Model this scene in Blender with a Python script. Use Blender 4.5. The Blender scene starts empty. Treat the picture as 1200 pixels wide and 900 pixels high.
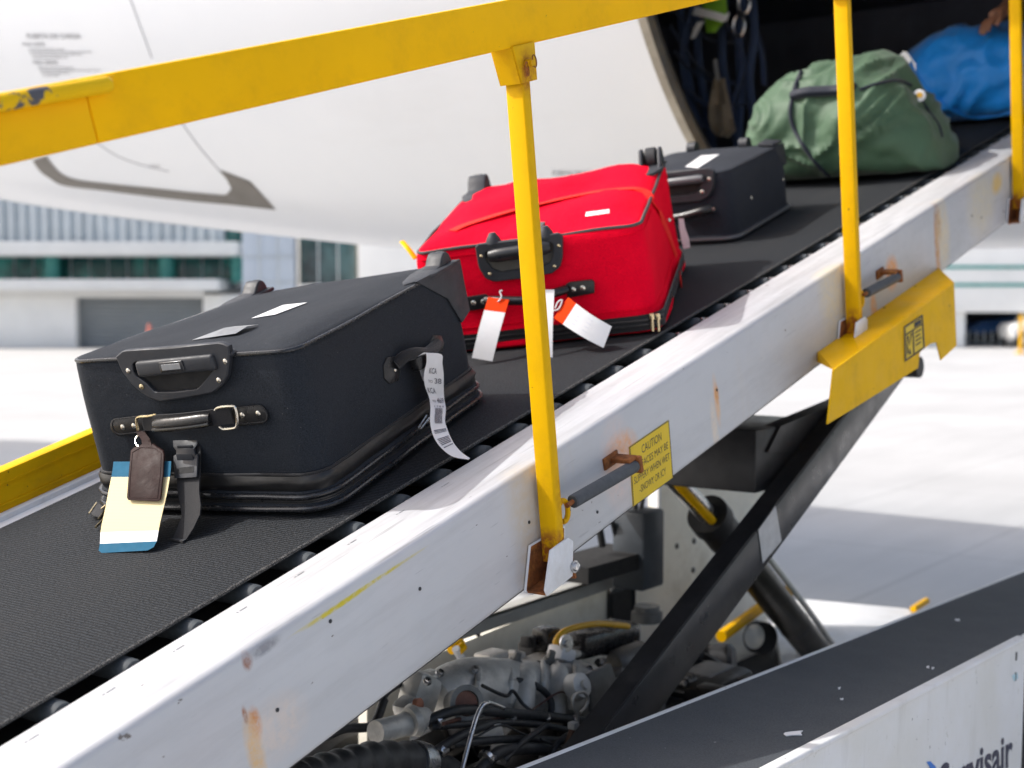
import bpy, bmesh, math, random
from mathutils import Vector, Matrix, noise
random.seed(7)
SC = bpy.context.scene
COL = SC.collection
V = Vector

# ---------------------------------------------------------------- camera
FOC, HOR, CAMH = 1600.0, 355.0, 1.75            # focal length in photo pixels, horizon row, eye height
PITCH = math.atan((450 - HOR) / FOC)
YAW = math.radians(36.58)                       # heading away from the conveyor direction (+X)
INC = math.radians(15.854)                      # slope of the conveyor
cam = bpy.data.cameras.new('camera')
cam_o = bpy.data.objects.new('camera', cam)
COL.objects.link(cam_o)
cam.sensor_width = 36
cam.lens = FOC / 1200 * 36
cam.clip_start, cam.clip_end = 0.05, 6000
cam_o.location = (0, 0, CAMH)
cam_o.rotation_euler = (math.radians(90) - PITCH, 0, YAW - math.radians(90))
cam.dof.use_dof = True
cam.dof.focus_distance = 2.45
cam.dof.aperture_fstop = 3.7
SC.camera = cam_o

# ---------------------------------------------------------------- light
SUN = V((-0.39, 0.58, 0.715)).normalized()
w = bpy.data.worlds.new('World')
SC.world = w
w.use_nodes = True
nt = w.node_tree
sky = nt.nodes.new('ShaderNodeTexSky')
sky.sky_type = 'NISHITA'
sky.sun_disc = False
sky.sun_elevation = math.asin(SUN.z)
sky.sun_rotation = math.atan2(SUN.x, SUN.y)
sky.dust_density = 4.5
sky.air_density = 1.0
sky.ozone_density = 0.4
nt.links.new(sky.outputs[0], nt.nodes['Background'].inputs[0])
nt.nodes['Background'].inputs[1].default_value = 0.15
sl = bpy.data.lights.new('sun', 'SUN')
sl.energy = 2.2
sl.angle = math.radians(0.6)
sl.color = (1.0, 0.99, 0.97)
so = bpy.data.objects.new('sun', sl)
COL.objects.link(so)
so.rotation_euler = SUN.to_track_quat('Z', 'Y').to_euler()
so.location = (-5, 5, 12)
SC.view_settings.view_transform = 'Standard'
SC.view_settings.look = 'None'
SC.view_settings.exposure = 0.68
SC.view_settings.gamma = 1
SC.render.engine = 'CYCLES'
SC.cycles.use_denoising = True
SC.cycles.max_bounces = 6

# ---------------------------------------------------------------- helpers: pixels of the photo -> points on real planes
CAM = V((0, 0, CAMH))
FW = V((math.cos(YAW) * math.cos(PITCH), math.sin(YAW) * math.cos(PITCH), -math.sin(PITCH)))
RT = V((math.sin(YAW), -math.cos(YAW), 0))
UP = RT.cross(FW)
def ray(x, y): return ((x - 600) * RT + (450 - y) * UP + FOC * FW).normalized()
def hit(x, y, p, n):
    r = ray(x, y)
    return CAM + r * ((p - CAM).dot(n) / r.dot(n))
U, W_, N = V((math.cos(INC), 0, math.sin(INC))), V((0, 1, 0)), V((-math.sin(INC), 0, math.cos(INC)))
ORG = CAM + 1.675 * W_ - 0.861 * N
BOOM = Matrix.Translation(ORG) @ Matrix((U, W_, N)).transposed().to_4x4()     # conveyor frame: s along, t across, k up
BI = BOOM.inverted()
def bp(s, t, k): return BOOM @ V((s, t, k))
def K(x, y, k=0.0): return BI @ hit(x, y, bp(0, 0, k), N)
def T(x, y, t): return BI @ hit(x, y, bp(0, t, 0), W_)
def S(x, y, s): return BI @ hit(x, y, bp(s, 0, 0), U)
def Yp(x, y, Y): return hit(x, y, V((0, Y, 0)), V((0, 1, 0)))
def Zp(x, y, z): return hit(x, y, V((0, 0, z)), V((0, 0, 1)))
def Xp(x, y, X): return hit(x, y, V((X, 0, 0)), V((1, 0, 0)))

WM = {}
I4 = Matrix.Identity(4)
def empty(name, label, cat, M=I4, group=None):
    o = bpy.data.objects.new(name, None)
    COL.objects.link(o)
    o.matrix_basis = M.copy(); WM[o] = M.copy()
    o.empty_display_size = 0.1
    o['label'] = label; o['category'] = cat
    if group: o['group'] = group
    return o
def place(o, parent, M):
    WM[o] = M.copy()
    if parent is not None:
        o.parent = parent
        o.matrix_basis = WM[parent].inverted() @ M
    else:
        o.matrix_basis = M.copy()
def tag(o, label=None, cat=None, group=None, kind=None):
    if label: o['label'] = label
    if cat: o['category'] = cat
    if group: o['group'] = group
    if kind: o['kind'] = kind
    return o
def inst(name, src, parent, M):
    o = bpy.data.objects.new(name, src.data)
    COL.objects.link(o); place(o, parent, M)
    return o

class MB:
    def __init__(s): s.bm = bmesh.new(); s.mi = 0
    def _f(s, vs):
        try:
            f = s.bm.faces.new(vs); f.material_index = s.mi; return f
        except ValueError: return None
    def box(s, c, size, rot=None, bev=0.0, seg=2):
        M = Matrix.Translation(V(c)) @ (rot.to_4x4() if rot else I4) @ Matrix.Diagonal((*size, 1))
        r = bmesh.ops.create_cube(s.bm, size=1, matrix=M)
        fs = set(f for v in r['verts'] for f in v.link_faces)
        for f in fs: f.material_index = s.mi
        if bev: bmesh.ops.bevel(s.bm, geom=list(set(e for v in r['verts'] for e in v.link_edges)), offset=bev, segments=seg, affect='EDGES', profile=.5)
        return s
    def prism(s, poly, vec, bev=0.0, seg=2):
        a = [s.bm.verts.new(V(p)) for p in poly]; b = [s.bm.verts.new(V(p) + V(vec)) for p in poly]
        n = len(a)
        fs = [s._f(a[::-1]), s._f(b)] + [s._f([a[i], a[(i + 1) % n], b[(i + 1) % n], b[i]]) for i in range(n)]
        fs = [f for f in fs if f]
        bmesh.ops.recalc_face_normals(s.bm, faces=fs)
        if bev: bmesh.ops.bevel(s.bm, geom=list(set(e for f in fs for e in f.edges)), offset=bev, segments=seg, affect='EDGES', profile=.5, clamp_overlap=True)
        return s
    def tube(s, pts, r, n=8, closed=False, flat=1.0, up=None):
        pts = [V(p) for p in pts]; m = len(pts)
        rs = r if isinstance(r, (list, tuple)) else [r] * m
        rings = []; ref = None
        for i, p in enumerate(pts):
            if closed: d = pts[(i + 1) % m] - pts[i - 1]
            else: d = pts[min(i + 1, m - 1)] - pts[max(i - 1, 0)]
            d.normalize()
            if ref is None:
                ref = V(up) if up else (V((0, 0, 1)) if abs(d.z) < .9 else V((1, 0, 0)))
            a = (ref - d * ref.dot(d))
            if a.length < 1e-6: a = d.orthogonal()
            a.normalize(); b = d.cross(a); ref = a
            rings.append([s.bm.verts.new(p + rs[i] * (math.cos(q) * a * flat + math.sin(q) * b)) for q in [2 * math.pi * j / n for j in range(n)]])
        for i in range(m if closed else m - 1):
            A, B = rings[i], rings[(i + 1) % m]
            for j in range(n): s._f([A[j], A[(j + 1) % n], B[(j + 1) % n], B[j]])
        if not closed: s._f(rings[0][::-1]); s._f(rings[-1])
        return s
    def cyl(s, a, b, r, n=20, r2=None):
        return s.tube([a, b], [r, r if r2 is None else r2], n)
    def lathe(s, a, axis, prof, n=28):
        # prof: list of (distance along axis, radius)
        axis = V(axis).normalized(); x = axis.orthogonal().normalized(); y = axis.cross(x); rings = []
        for d, r in prof:
            rings.append([s.bm.verts.new(V(a) + axis * d + r * (math.cos(q) * x + math.sin(q) * y)) for q in [2 * math.pi * j / n for j in range(n)]])
        for A, B in zip(rings, rings[1:]):
            for j in range(n): s._f([A[j], A[(j + 1) % n], B[(j + 1) % n], B[j]])
        s._f(rings[0][::-1]); s._f(rings[-1])
        return s
    def sheet(s, rows, th=0.0):
        # rows: grid of points; th: thickness along the local normal
        R = [[V(p) for p in r] for r in rows]
        g = [[s.bm.verts.new(p) for p in r] for r in R]
        fs = []
        for A, B in zip(g, g[1:]):
            for j in range(len(A) - 1): fs.append(s._f([A[j], A[j + 1], B[j + 1], B[j]]))
        if th:
            nr, nc = len(R), len(R[0]); h = []
            for i in range(nr):
                row = []
                for j in range(nc):
                    du = R[i][min(j + 1, nc - 1)] - R[i][max(j - 1, 0)]; dv = R[min(i + 1, nr - 1)][j] - R[max(i - 1, 0)][j]
                    row.append(s.bm.verts.new(R[i][j] + du.cross(dv).normalized() * th))
                h.append(row)
            for A, B in zip(h, h[1:]):
                for j in range(nc - 1): s._f([A[j], B[j], B[j + 1], A[j + 1]])
            rim = [(0, j) for j in range(nc)] + [(i, nc - 1) for i in range(1, nr)] + [(nr - 1, j) for j in range(nc - 2, -1, -1)] + [(i, 0) for i in range(nr - 2, 0, -1)]
            for (a, b) in zip(rim, rim[1:] + rim[:1]): s._f([g[a[0]][a[1]], h[a[0]][a[1]], h[b[0]][b[1]], g[b[0]][b[1]]])
        return s
    def ball(s, c, r, n=16, m=10):
        r = V(r) if not isinstance(r, (int, float)) else V((r, r, r))
        res = bmesh.ops.create_uvsphere(s.bm, u_segments=n, v_segments=m, radius=1, matrix=Matrix.Translation(V(c)) @ Matrix.Diagonal((*r, 1)))
        for f in set(f for v in res['verts'] for f in v.link_faces): f.material_index = s.mi
        return s
    def build(s, name, mat, parent=None, M=I4, ang=35, norm=True):
        me = bpy.data.meshes.new(name)
        if norm: bmesh.ops.recalc_face_normals(s.bm, faces=s.bm.faces[:])
        s.bm.to_mesh(me); s.bm.free()
        for m in (mat if isinstance(mat, (list, tuple)) else [mat]): me.materials.append(m)
        me.polygons.foreach_set('use_smooth', [True] * len(me.polygons))
        me.set_sharp_from_angle(angle=math.radians(ang))
        o = bpy.data.objects.new(name, me)
        COL.objects.link(o); place(o, parent, M)
        return o

# ---------------------------------------------------------------- materials
class NB:
    def __init__(s, name):
        s.m = bpy.data.materials.new(name); s.m.use_nodes = True
        s.t = s.m.node_tree; s.b = s.t.nodes['Principled BSDF']; s.co = s.t.nodes.new('ShaderNodeTexCoord').outputs['Object']
    def n(s, typ, **kw):
        x = s.t.nodes.new(typ)
        for k, v in kw.items(): setattr(x, k, v)
        return x
    def link(s, a, b): s.t.links.new(a, b)
    def val(s, sock, v):
        if hasattr(v, 'node'): s.link(v, sock)
        else: sock.default_value = v
    def noise(s, scale, detail=4, rough=.6, vec=(1, 1, 1), off=(0, 0, 0)):
        mp = s.n('ShaderNodeMapping'); mp.inputs['Scale'].default_value = vec; mp.inputs['Location'].default_value = off
        s.link(s.co, mp.inputs[0])
        x = s.n('ShaderNodeTexNoise'); x.inputs['Scale'].default_value = scale; x.inputs['Detail'].default_value = detail; x.inputs['Roughness'].default_value = rough
        s.link(mp.outputs[0], x.inputs[0]); return x.outputs[0]
    def ramp(s, f, a, b, lo=0.0, hi=1.0):
        x = s.n('ShaderNodeMapRange'); x.clamp = True
        s.link(f, x.inputs[0])
        for i, v in zip((1, 2, 3, 4), (a, b, lo, hi)): x.inputs[i].default_value = v
        return x.outputs[0]
    def math(s, op, a, b=0.0):
        x = s.n('ShaderNodeMath', operation=op); s.val(x.inputs[0], a); s.val(x.inputs[1], b); return x.outputs[0]
    def mix(s, f, a, b):
        x = s.n('ShaderNodeMix', data_type='RGBA'); s.val(x.inputs[0], f)
        for i, v in ((6, a), (7, b)):
            if hasattr(v, 'node'): s.link(v, x.inputs[i])
            else: x.inputs[i].default_value = (*v, 1)
        return x.outputs[2]
    def near(s, c, r, hard=.25):
        # 1 inside an ellipsoid of radii r at c, falling to 0 outside
        a = s.n('ShaderNodeVectorMath', operation='SUBTRACT'); s.link(s.co, a.inputs[0]); a.inputs[1].default_value = c
        b = s.n('ShaderNodeVectorMath', operation='DIVIDE'); s.link(a.outputs[0], b.inputs[0]); b.inputs[1].default_value = r
        l = s.n('ShaderNodeVectorMath', operation='LENGTH'); s.link(b.outputs[0], l.inputs[0])
        return s.ramp(l.outputs['Value'], 1.0, hard, 0, 1)
    def bump(s, h, strength=.2, dist=.002, prev=None):
        x = s.n('ShaderNodeBump'); x.inputs['Strength'].default_value = strength; x.inputs['Distance'].default_value = dist
        s.link(h, x.inputs['Height'])
        if prev: s.link(prev, x.inputs['Normal'])
        return x.outputs[0]
    def out(s, col, rough=.5, metal=0.0, normal=None, **kw):
        s.val(s.b.inputs['Base Color'], col if hasattr(col, 'node') else (*col, 1))
        s.val(s.b.inputs['Roughness'], rough); s.b.inputs['Metallic'].default_value = metal
        if normal: s.link(normal, s.b.inputs['Normal'])
        for k, v in kw.items(): s.b.inputs[k].default_value = v
        return s.m

def plain(name, col, rough=.5, metal=0.0, var=.12, sc=30, bump=.0, bsc=200, dirt=None, **kw):
    b = NB(name)
    f = b.ramp(b.noise(sc, 5), .3, .7)
    c = b.mix(f, tuple(x * (1 - var) for x in col), tuple(min(1, x * (1 + var)) for x in col))
    if dirt: c = b.mix(b.ramp(b.noise(sc * .5, 6, .7, off=(3, 1, 2)), .52, .75, 0, dirt[1]), c, dirt[0])
    nn = b.bump(b.noise(bsc, 3), bump) if bump else None
    rr = b.ramp(b.noise(sc * 1.7, 4), .3, .7, max(0, rough - .08), min(1, rough + .08))
    return b.out(c, rr, metal, nn, **kw)

def chipped(name, col, chip, rough=.4, chips=.66, sc=28, dirtc=None, stains=(), grime=.25):
    b = NB(name)
    c = b.mix(b.ramp(b.noise(3.5, 5), .35, .65), tuple(x * .93 for x in col), col)
    gr = b.ramp(b.noise(9, 7, .75, off=(4, 4, 1)), .48, .8, 0, grime)
    c = b.mix(gr, c, dirtc or tuple(x * .45 for x in col))
    pin = b.ramp(b.noise(sc * 3.1, 3, .6, off=(9, 2, 5)), .735, .75)
    ch = b.math('MAXIMUM', b.ramp(b.noise(sc, 6, .65), chips, chips + .02), pin)
    c = b.mix(ch, c, chip)
    for ctr, rad, sc_, st in stains:
        f = b.math('MULTIPLY', b.near(ctr, rad, .2), b.ramp(b.noise(55, 5, .7, off=(ctr[0], 0, 0)), .38, .6, .15 * st, st))
        c = b.mix(f, c, sc_)
    nb = b.bump(ch, -.4, .0006)
    nb = b.bump(b.noise(14, 4), .06, .004, nb)
    return b.out(c, b.ramp(b.noise(20, 4), .3, .7, rough - .05, rough + .15), 0, nb, **{'Specular IOR Level': .09})

RUST, RUST2 = (.32, .10, .02), (.55, .2, .03)
m_yellow = chipped('yellow_paint', (.95, .51, .001), (.09, .07, .06), .38, .70, 20, (.35, .2, .02))
m_yellow_worn = chipped('worn_yellow_paint', (.80, .49, .006), (.10, .10, .11), .4, .55, 26, (.3, .2, .05), grime=.5)
m_yellow_dirty = chipped('dirty_yellow_paint', (.82, .47, .004), (.12, .06, .02), .45, .70, 16, (.34, .19, .02), grime=.45)

def beam_paint():
    b = NB('white_beam_paint')
    base = (.57, .575, .59)
    c = b.mix(b.ramp(b.noise(2.2, 5), .35, .65), (.53, .535, .55), base)
    # long luggage scuffs, top colour greyed to dim its sunlit glare; dull side streaks
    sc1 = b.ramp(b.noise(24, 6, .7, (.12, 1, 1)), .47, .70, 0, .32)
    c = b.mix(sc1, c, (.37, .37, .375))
    sz = b.n('ShaderNodeSeparateXYZ'); b.link(b.co, sz.inputs[0])
    worn_dimmed = b.math('MULTIPLY', b.ramp(sz.outputs[2], -.014, -.003), b.ramp(b.noise(17, 7, .72, (.10, 1.3, 1), (1, 4, 2)), .40, .66, 0, .8))
    c = b.mix(worn_dimmed, c, (.36, .36, .365))
    scr = b.math('MULTIPLY', b.ramp(sz.outputs[2], -.014, -.003), b.ramp(b.noise(60, 3, .6, (.05, 1.5, 1), (8, 1, 2)), .62, .68, 0, .6))
    c = b.mix(scr, c, (.26, .26, .265))
    dr = b.ramp(b.noise(14, 5, .7, (1, .2, .08), (2, 7, 1)), .58, .78, 0, .28)
    c = b.mix(dr, c, (.55, .50, .42))
    pk = b.ramp(b.noise(1.6, 3, .5, off=(5.3, 0, 0)), .55, .7, 0, .12)
    c = b.mix(pk, c, (.80, .62, .60))
    chip = b.ramp(b.noise(42, 4, .6, (.5, 1, 1)), .715, .73)
    c = b.mix(chip, c, (.17, .15, .14))
    fine = b.ramp(b.noise(120, 2, .5, (.08, 1, 1)), .70, .73, 0, .6)
    c = b.mix(fine, c, (.4, .4, .42))
    def st(x, y, rs, rk, col, amt):
        nonlocal c
        p = T(x, y, -.178)
        f = b.math('MULTIPLY', b.near(p, (rs * 1.5, .05, rk * 1.5), .45), b.ramp(b.noise(60, 5, .7, off=(p.x, 0, 0)), .33, .58, .3 * amt, amt))
        c = b.mix(f, c, col)
    st(299, 848, .010, .022, (.60, .20, .012), 1.0); st(299, 880, .013, .05, (.72, .46, .20), .9); st(325, 852, .05, .04, (.78, .62, .5), .45)
    st(290, 775, .008, .012, (.30, .10, .04), .9); st(309, 760, .03, .008, (.25, .25, .27), .9); st(287, 838, .004, .012, RUST, .9)
    st(840, 470, .010, .05, (.78, .48, .25), .9); st(840, 462, .008, .02, (.65, .28, .08), 1.0); st(838, 505, .012, .06, (.80, .66, .5), .7)
    st(728, 530, .05, .035, (.75, .36, .14), 1.0); st(725, 545, .05, .08, (.80, .58, .5), .5)
    st(1099, 262, .025, .05, (.36, .15, .06), 1.0); st(1099, 300, .018, .10, (.55, .24, .06), 1.0); st(1105, 275, .05, .1, (.75, .6, .35), .7)
    st(1150, 240, .12, .09, (.72, .62, .40), .6); st(1168, 215, .05, .03, (.8, .5, .04), .8)
    st(1045, 320, .04, .04, (.75, .32, .08), 1.0); st(1025, 372, .02, .07, (.75, .35, .1), .9)
    st(620, 600, .05, .13, (.56, .50, .42), .85); st(978, 340, .08, .14, (.66, .58, .40), .75)
    st(634, 660, .06, .05, (.62, .45, .3), .7); st(425, 690, .12, .003, (.62, .5, .02), 1.0); st(395, 712, .06, .003, (.62, .5, .02), 1.0)
    nb = b.bump(b.noise(9, 4), .08, .006)
    nb = b.bump(chip, -.3, .0008, nb)
    return b.out(c, b.ramp(b.noise(30, 4), .3, .7, .36, .6), 0, nb)
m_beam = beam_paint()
m_white = plain('white_paint', (.76, .765, .78), .42, 0, .05, 12, .05, 60, ((.45, .40, .33), .5))
m_cream = plain('cream_paint', (.84, .81, .71), .5, 0, .08, 7, .06, 40, ((.40, .34, .20), .55))
m_rust = plain('rust', (.23, .075, .018), .85, 0, .5, 60, .5, 150, ((.5, .2, .03), .8))
m_black = plain('black_paint', (.018, .018, .02), .38, 0, .3, 14, .06, 120, ((.07, .065, .06), .5))
m_armside = plain('arm_paint', (.028, .028, .030), .33, 0, .25, 10, .05, 90, ((.10, .095, .09), .6))
m_darkpan = plain('grimy_metal_and_shade', (.010, .010, .011), .8)  # near-black; also paints the shade inside gaps, recesses and openings
m_steel = plain('bare_steel', (.55, .55, .56), .3, 1, .2, 40, .05, 100)
m_nickel = plain('nickel', (.72, .68, .60), .25, 1, .1, 60)
m_brass = plain('brass', (.70, .58, .36), .28, 1, .1, 60)
m_rubber = plain('black_rubber', (.020, .021, .023), .55, 0, .3, 40, .12, 120)
m_grip = plain('grey_foam', (.060, .068, .078), .6, 0, .2, 40, .2, 160)
m_roller = plain('roller_rubber', (.050, .060, .068), .75, 0, .35, 40, .1, 120)

def belt_mat():
    b = NB('woven_belt')
    sx = b.n('ShaderNodeSeparateXYZ'); b.link(b.co, sx.inputs[0])
    jit = b.math('MULTIPLY', b.noise(90, 3), 3.0)
    a = b.math('SINE', b.math('ADD', b.math('MULTIPLY', sx.outputs[0], 2 * math.pi / .0066), jit))
    dots = b.ramp(b.noise(215, 2, .5, (.8, 1.25, .1)), .36, .62)
    wv = b.math('MULTIPLY', b.math('ADD', b.math('MULTIPLY', a, .7), 1), b.math('ADD', dots, .35))
    f = b.ramp(wv, .1, 1.7)
    c = b.mix(f, (.0022, .003, .0038), (.034, .039, .046))
    c = b.mix(b.ramp(b.noise(3.2, 6, .7, (.12, 1, 1), (3, 3, 0)), .52, .74, 0, .35), c, (.045, .044, .042))
    c = b.mix(b.ramp(b.noise(5, 6, .65, (.35, 1, 1)), .42, .75, 0, .4), c, (.022, .0225, .024))
    c = b.mix(b.ramp(b.noise(90, 3, .6), .70, .76, 0, .45), c, (.13, .13, .13))
    return b.out(c, .8, 0, b.bump(f, .8, .0015), **{'Specular IOR Level': .25})
m_belt = belt_mat()
def edge_mat():
    b = NB('frayed_belt_edge')
    f = b.ramp(b.noise(420, 4, .7), .45, .62)
    return b.out(b.mix(f, (.02, .02, .021), (.20, .195, .185)), .85, 0, b.bump(f, .6, .002))
m_edge = edge_mat()

def fabric(name, col, sc=900, var=.25, rough=.75, lint=.1, sheen=.25, spec=.22, fold=0.0):
    b = NB(name)
    f = b.noise(sc, 2, .7)
    c = b.mix(b.ramp(f, .3, .7), tuple(x * (1 - var) for x in col), tuple(min(1, x * (1 + var)) for x in col))
    c = b.mix(b.ramp(b.noise(6, 5, .6), .4, .75, 0, .35), c, tuple(min(1, x * 1.3) for x in col))
    if lint: c = b.mix(b.ramp(b.noise(160, 3, .6), .715, .75, 0, lint * 3), c, (.22, .21, .2))
    nb = b.bump(f, .5, .0008)
    if fold:
        nb = b.bump(b.noise(11, 5, .6, (1, .5, 1.3)), fold, .012, nb)
        c = b.mix(b.ramp(b.noise(4, 6, .7, off=(7, 2, 1)), .5, .75, 0, .4), c, tuple(min(1, x * 1.25 + .006) for x in col))
    return b.out(c, rough, 0, nb, **{'Sheen Weight': sheen, 'Sheen Roughness': .4, 'Specular IOR Level': spec})
m_blackcloth = fabric('black_suitcase_cloth', (.0155, .0195, .0265), 430, .55, .8, .16, .03, fold=.25)
m_navycloth = fabric('navy_black_cloth', (.018, .022, .031), 430, .45, .75, .08, .04, fold=.3)
m_crumple = plain('black_nylon', (.010, .010, .011), .42, 0, .3, 20, .5, 26)
m_piping = plain('black_piping', (.022, .023, .026), .25, 0, .2, 60)
m_greypiping = plain('grey_piping', (.055, .05, .052), .5, 0, .2, 60)
m_plastic = plain('dark_grey_plastic', (.022, .025, .032), .55, 0, .15, 30, .1, 300)
m_plastic2 = plain('black_plastic', (.015, .016, .019), .35, 0, .15, 30)
m_leather = plain('black_leather', (.012, .012, .013), .32, 0, .2, 60, .2, 180)
m_brown = plain('brown_leather', (.026, .0115, .0105), .55, 0, .25, 25, .35, 90, **{'Specular IOR Level': .12})
m_web = fabric('black_webbing', (.020, .020, .022), 700, .5, .7, .05)
m_redcloth = fabric('red_suitcase_cloth', (.76, .0015, .022), 430, .22, .85, .0, .0, .05, .55)
m_redstrap = fabric('red_strap', (.80, .020, .012), 700, .1, .75, 0, .0)
m_paper = plain('white_paper', (.74, .74, .75), .6, 0, .03, 40, .04, 60)
def tag_card():
    b = NB('pale_yellow_card'); sx = b.n('ShaderNodeSeparateXYZ'); b.link(b.co, sx.inputs[0])
    f = b.ramp(b.math('SINE', b.math('MULTIPLY', sx.outputs[2], 2 * math.pi / .0042)), .2, .9, 0, .16)
    c = b.mix(f, (.80, .68, .40), (.68, .55, .28))
    return b.out(c, .8, 0, None, **{'Specular IOR Level': .1})
m_tagyellow = tag_card()
m_tagblue = plain('blue_card', (.030, .125, .21), .8, 0, .08, 60, **{'Specular IOR Level': .1})
m_orange = plain('orange_card', (.80, .055, .006), .8, 0, .05, 40, **{'Specular IOR Level': .1})
m_ink = plain('dark_ink', (.03, .03, .035), .6, 0, .2, 60)
m_greyink = plain('grey_ink', (.30, .31, .33), .6, 0, .1, 60)
m_greylabel = plain('grey_label', (.24, .25, .26), .4, 0, .1, 60)
m_sign = chipped('yellow_sticker', (.78, .55, .05), (.55, .45, .2), .4, .74, 30, (.5, .36, .1), grime=.3)
m_navyink = plain('navy_lettering', (.02, .02, .055), .45, 0, .15, 50)
m_blueink = plain('blue_emblem', (.01, .17, .62), .4, 0, .1, 40)
m_green = None

# ---------------------------------------------------------------- lettering
def text_flat(txt, size=1.0, bold=0.0):
    cu = bpy.data.curves.new('lettering', 'FONT'); cu.body = txt; cu.size = size; cu.offset = bold; cu.resolution_u = 3
    o = bpy.data.objects.new('lettering', cu); COL.objects.link(o)
    dg = bpy.context.evaluated_depsgraph_get(); dg.update()
    me = bpy.data.meshes.new_from_object(o.evaluated_get(dg))
    vs = [v.co.copy() for v in me.vertices]; fs = [list(p.vertices) for p in me.polygons]
    bpy.data.objects.remove(o); bpy.data.curves.remove(cu); bpy.data.meshes.remove(me)
    x0, x1 = min(v.x for v in vs), max(v.x for v in vs); y0, y1 = min(v.y for v in vs), max(v.y for v in vs)
    return [((v.x - x0) / (x1 - x0), (v.y - y0) / (y1 - y0)) for v in vs], fs, (x1 - x0) / (y1 - y0)
def add_text(mb, txt, fn, bold=0.0):
    # fn maps (0..1, 0..1) of the lettering's own box to a point
    uv, fs, _ = text_flat(txt, 1, bold)
    vs = [mb.bm.verts.new(V(fn(a, b))) for a, b in uv]
    for f in fs: mb._f([vs[i] for i in f])
def lerp(a, b, f): return a + (b - a) * f
def quadmap(tl, tr, bl, br):
    tl, tr, bl, br = map(V, (tl, tr, bl, br))
    return lambda a, b: lerp(lerp(bl, br, a), lerp(tl, tr, a), b)
def spline(pts, n):
    pts = [V(p) for p in pts]; P = [pts[0]] + pts + [pts[-1]]; out = []
    for i in range(1, len(P) - 2):
        for j in range(n):
            t = j / n; a, b, c, d = P[i - 1:i + 3]
            out.append(.5 * ((2 * b) + (c - a) * t + (2 * a - 5 * b + 4 * c - d) * t * t + (3 * b - a - 3 * c + d) * t ** 3))
    out.append(pts[-1]); return out

# ================================================================ SETTING
def ground_mat():
    b = NB('concrete_apron')
    c = b.mix(b.ramp(b.noise(.35, 6, .6), .35, .7), (.47, .462, .445), (.56, .55, .53))
    c = b.mix(b.ramp(b.noise(.9, 5, .7, (.15, 1.0, 1)), .48, .75, 0, .5), c, (.37, .365, .35))
    c = b.mix(b.ramp(b.noise(.22, 7, .75, (.3, 1, 1), (5, 2, 0)), .54, .72, 0, .4), c, (.34, .335, .325))
    br = b.n('ShaderNodeTexBrick'); br.inputs['Scale'].default_value = .16; br.inputs['Mortar Size'].default_value = .004; br.offset = 0
    br.inputs['Color1'].default_value = br.inputs['Color2'].default_value = (1, 1, 1, 1); br.inputs['Mortar'].default_value = (0.45, .45, .45, 1)
    b.link(b.co, br.inputs[0])
    mm = b.n('ShaderNodeMix', data_type='RGBA', blend_type='MULTIPLY'); mm.inputs[0].default_value = .22; b.link(c, mm.inputs[6]); b.link(br.outputs['Color'], mm.inputs[7]); c = mm.outputs[2]
    return b.out(c, .8, 0, b.bump(b.noise(40, 4), .2, .004))
mb = MB(); mb.sheet([[(-3000, -3000, 0), (3000, -3000, 0)], [(-3000, 3000, 0), (3000, 3000, 0)]])
tag(mb.build('ground', ground_mat(), ang=60), kind='structure')

# far buildings stand square to the view: frame with x to the right, y away, z up
HF = V((math.cos(YAW), math.sin(YAW), 0))
def bframe(dist):
    return Matrix.Translation(HF * dist) @ Matrix((RT, HF, V((0, 0, 1)))).transposed().to_4x4()
def BP(x, y, M, d=0.0):
    p = M @ V((0, d, 0)); return M.inverted() @ hit(x, y, p, HF)
def brect(mb, M, x0, y0, x1, y1, d0, d1, zb=None, bev=.03):
    a, b = BP(x0, y0, M, d0), BP(x1, y1, M, d0)
    z0 = b.z if zb is None else zb
    mb.box(((a.x + b.x) / 2, (d0 + d1) / 2, (a.z + z0) / 2), (b.x - a.x, d1 - d0, a.z - z0), bev=bev)
    return mb
m_bwhite = plain('building_white', (.86, .85, .82), .5, 0, .06, .6)
m_bslat = plain('slat_grey', (.54, .58, .60), .5, 0, .08, .8)
m_bback = plain('screen_backing', (.50, .55, .58), .6, 0, .15, .8)
m_bledge = plain('ledge_white', (.72, .72, .70), .6, 0, .06, .6)
def glass(name, col, col2):
    b = NB(name)
    c = b.mix(b.ramp(b.noise(.9, 4, .6, (1, 1, .6)), .42, .62), col, col2)
    return b.out(c, .12, 0, None, **{'Specular IOR Level': .6})
m_teal = glass('teal_glass', (.012, .085, .08), (.06, .34, .29))
m_tealcol = plain('teal_column', (.05, .30, .27), .3, 0, .15, 1)
m_shutter = plain('shutter_grey', (.24, .26, .27), .5, 0, .06, 1)
m_tower = plain('tower_panel', (.40, .46, .54), .4, 0, .05, .7)
m_dkglass = glass('dark_glass', (.010, .022, .028), (.05, .11, .12))

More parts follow.
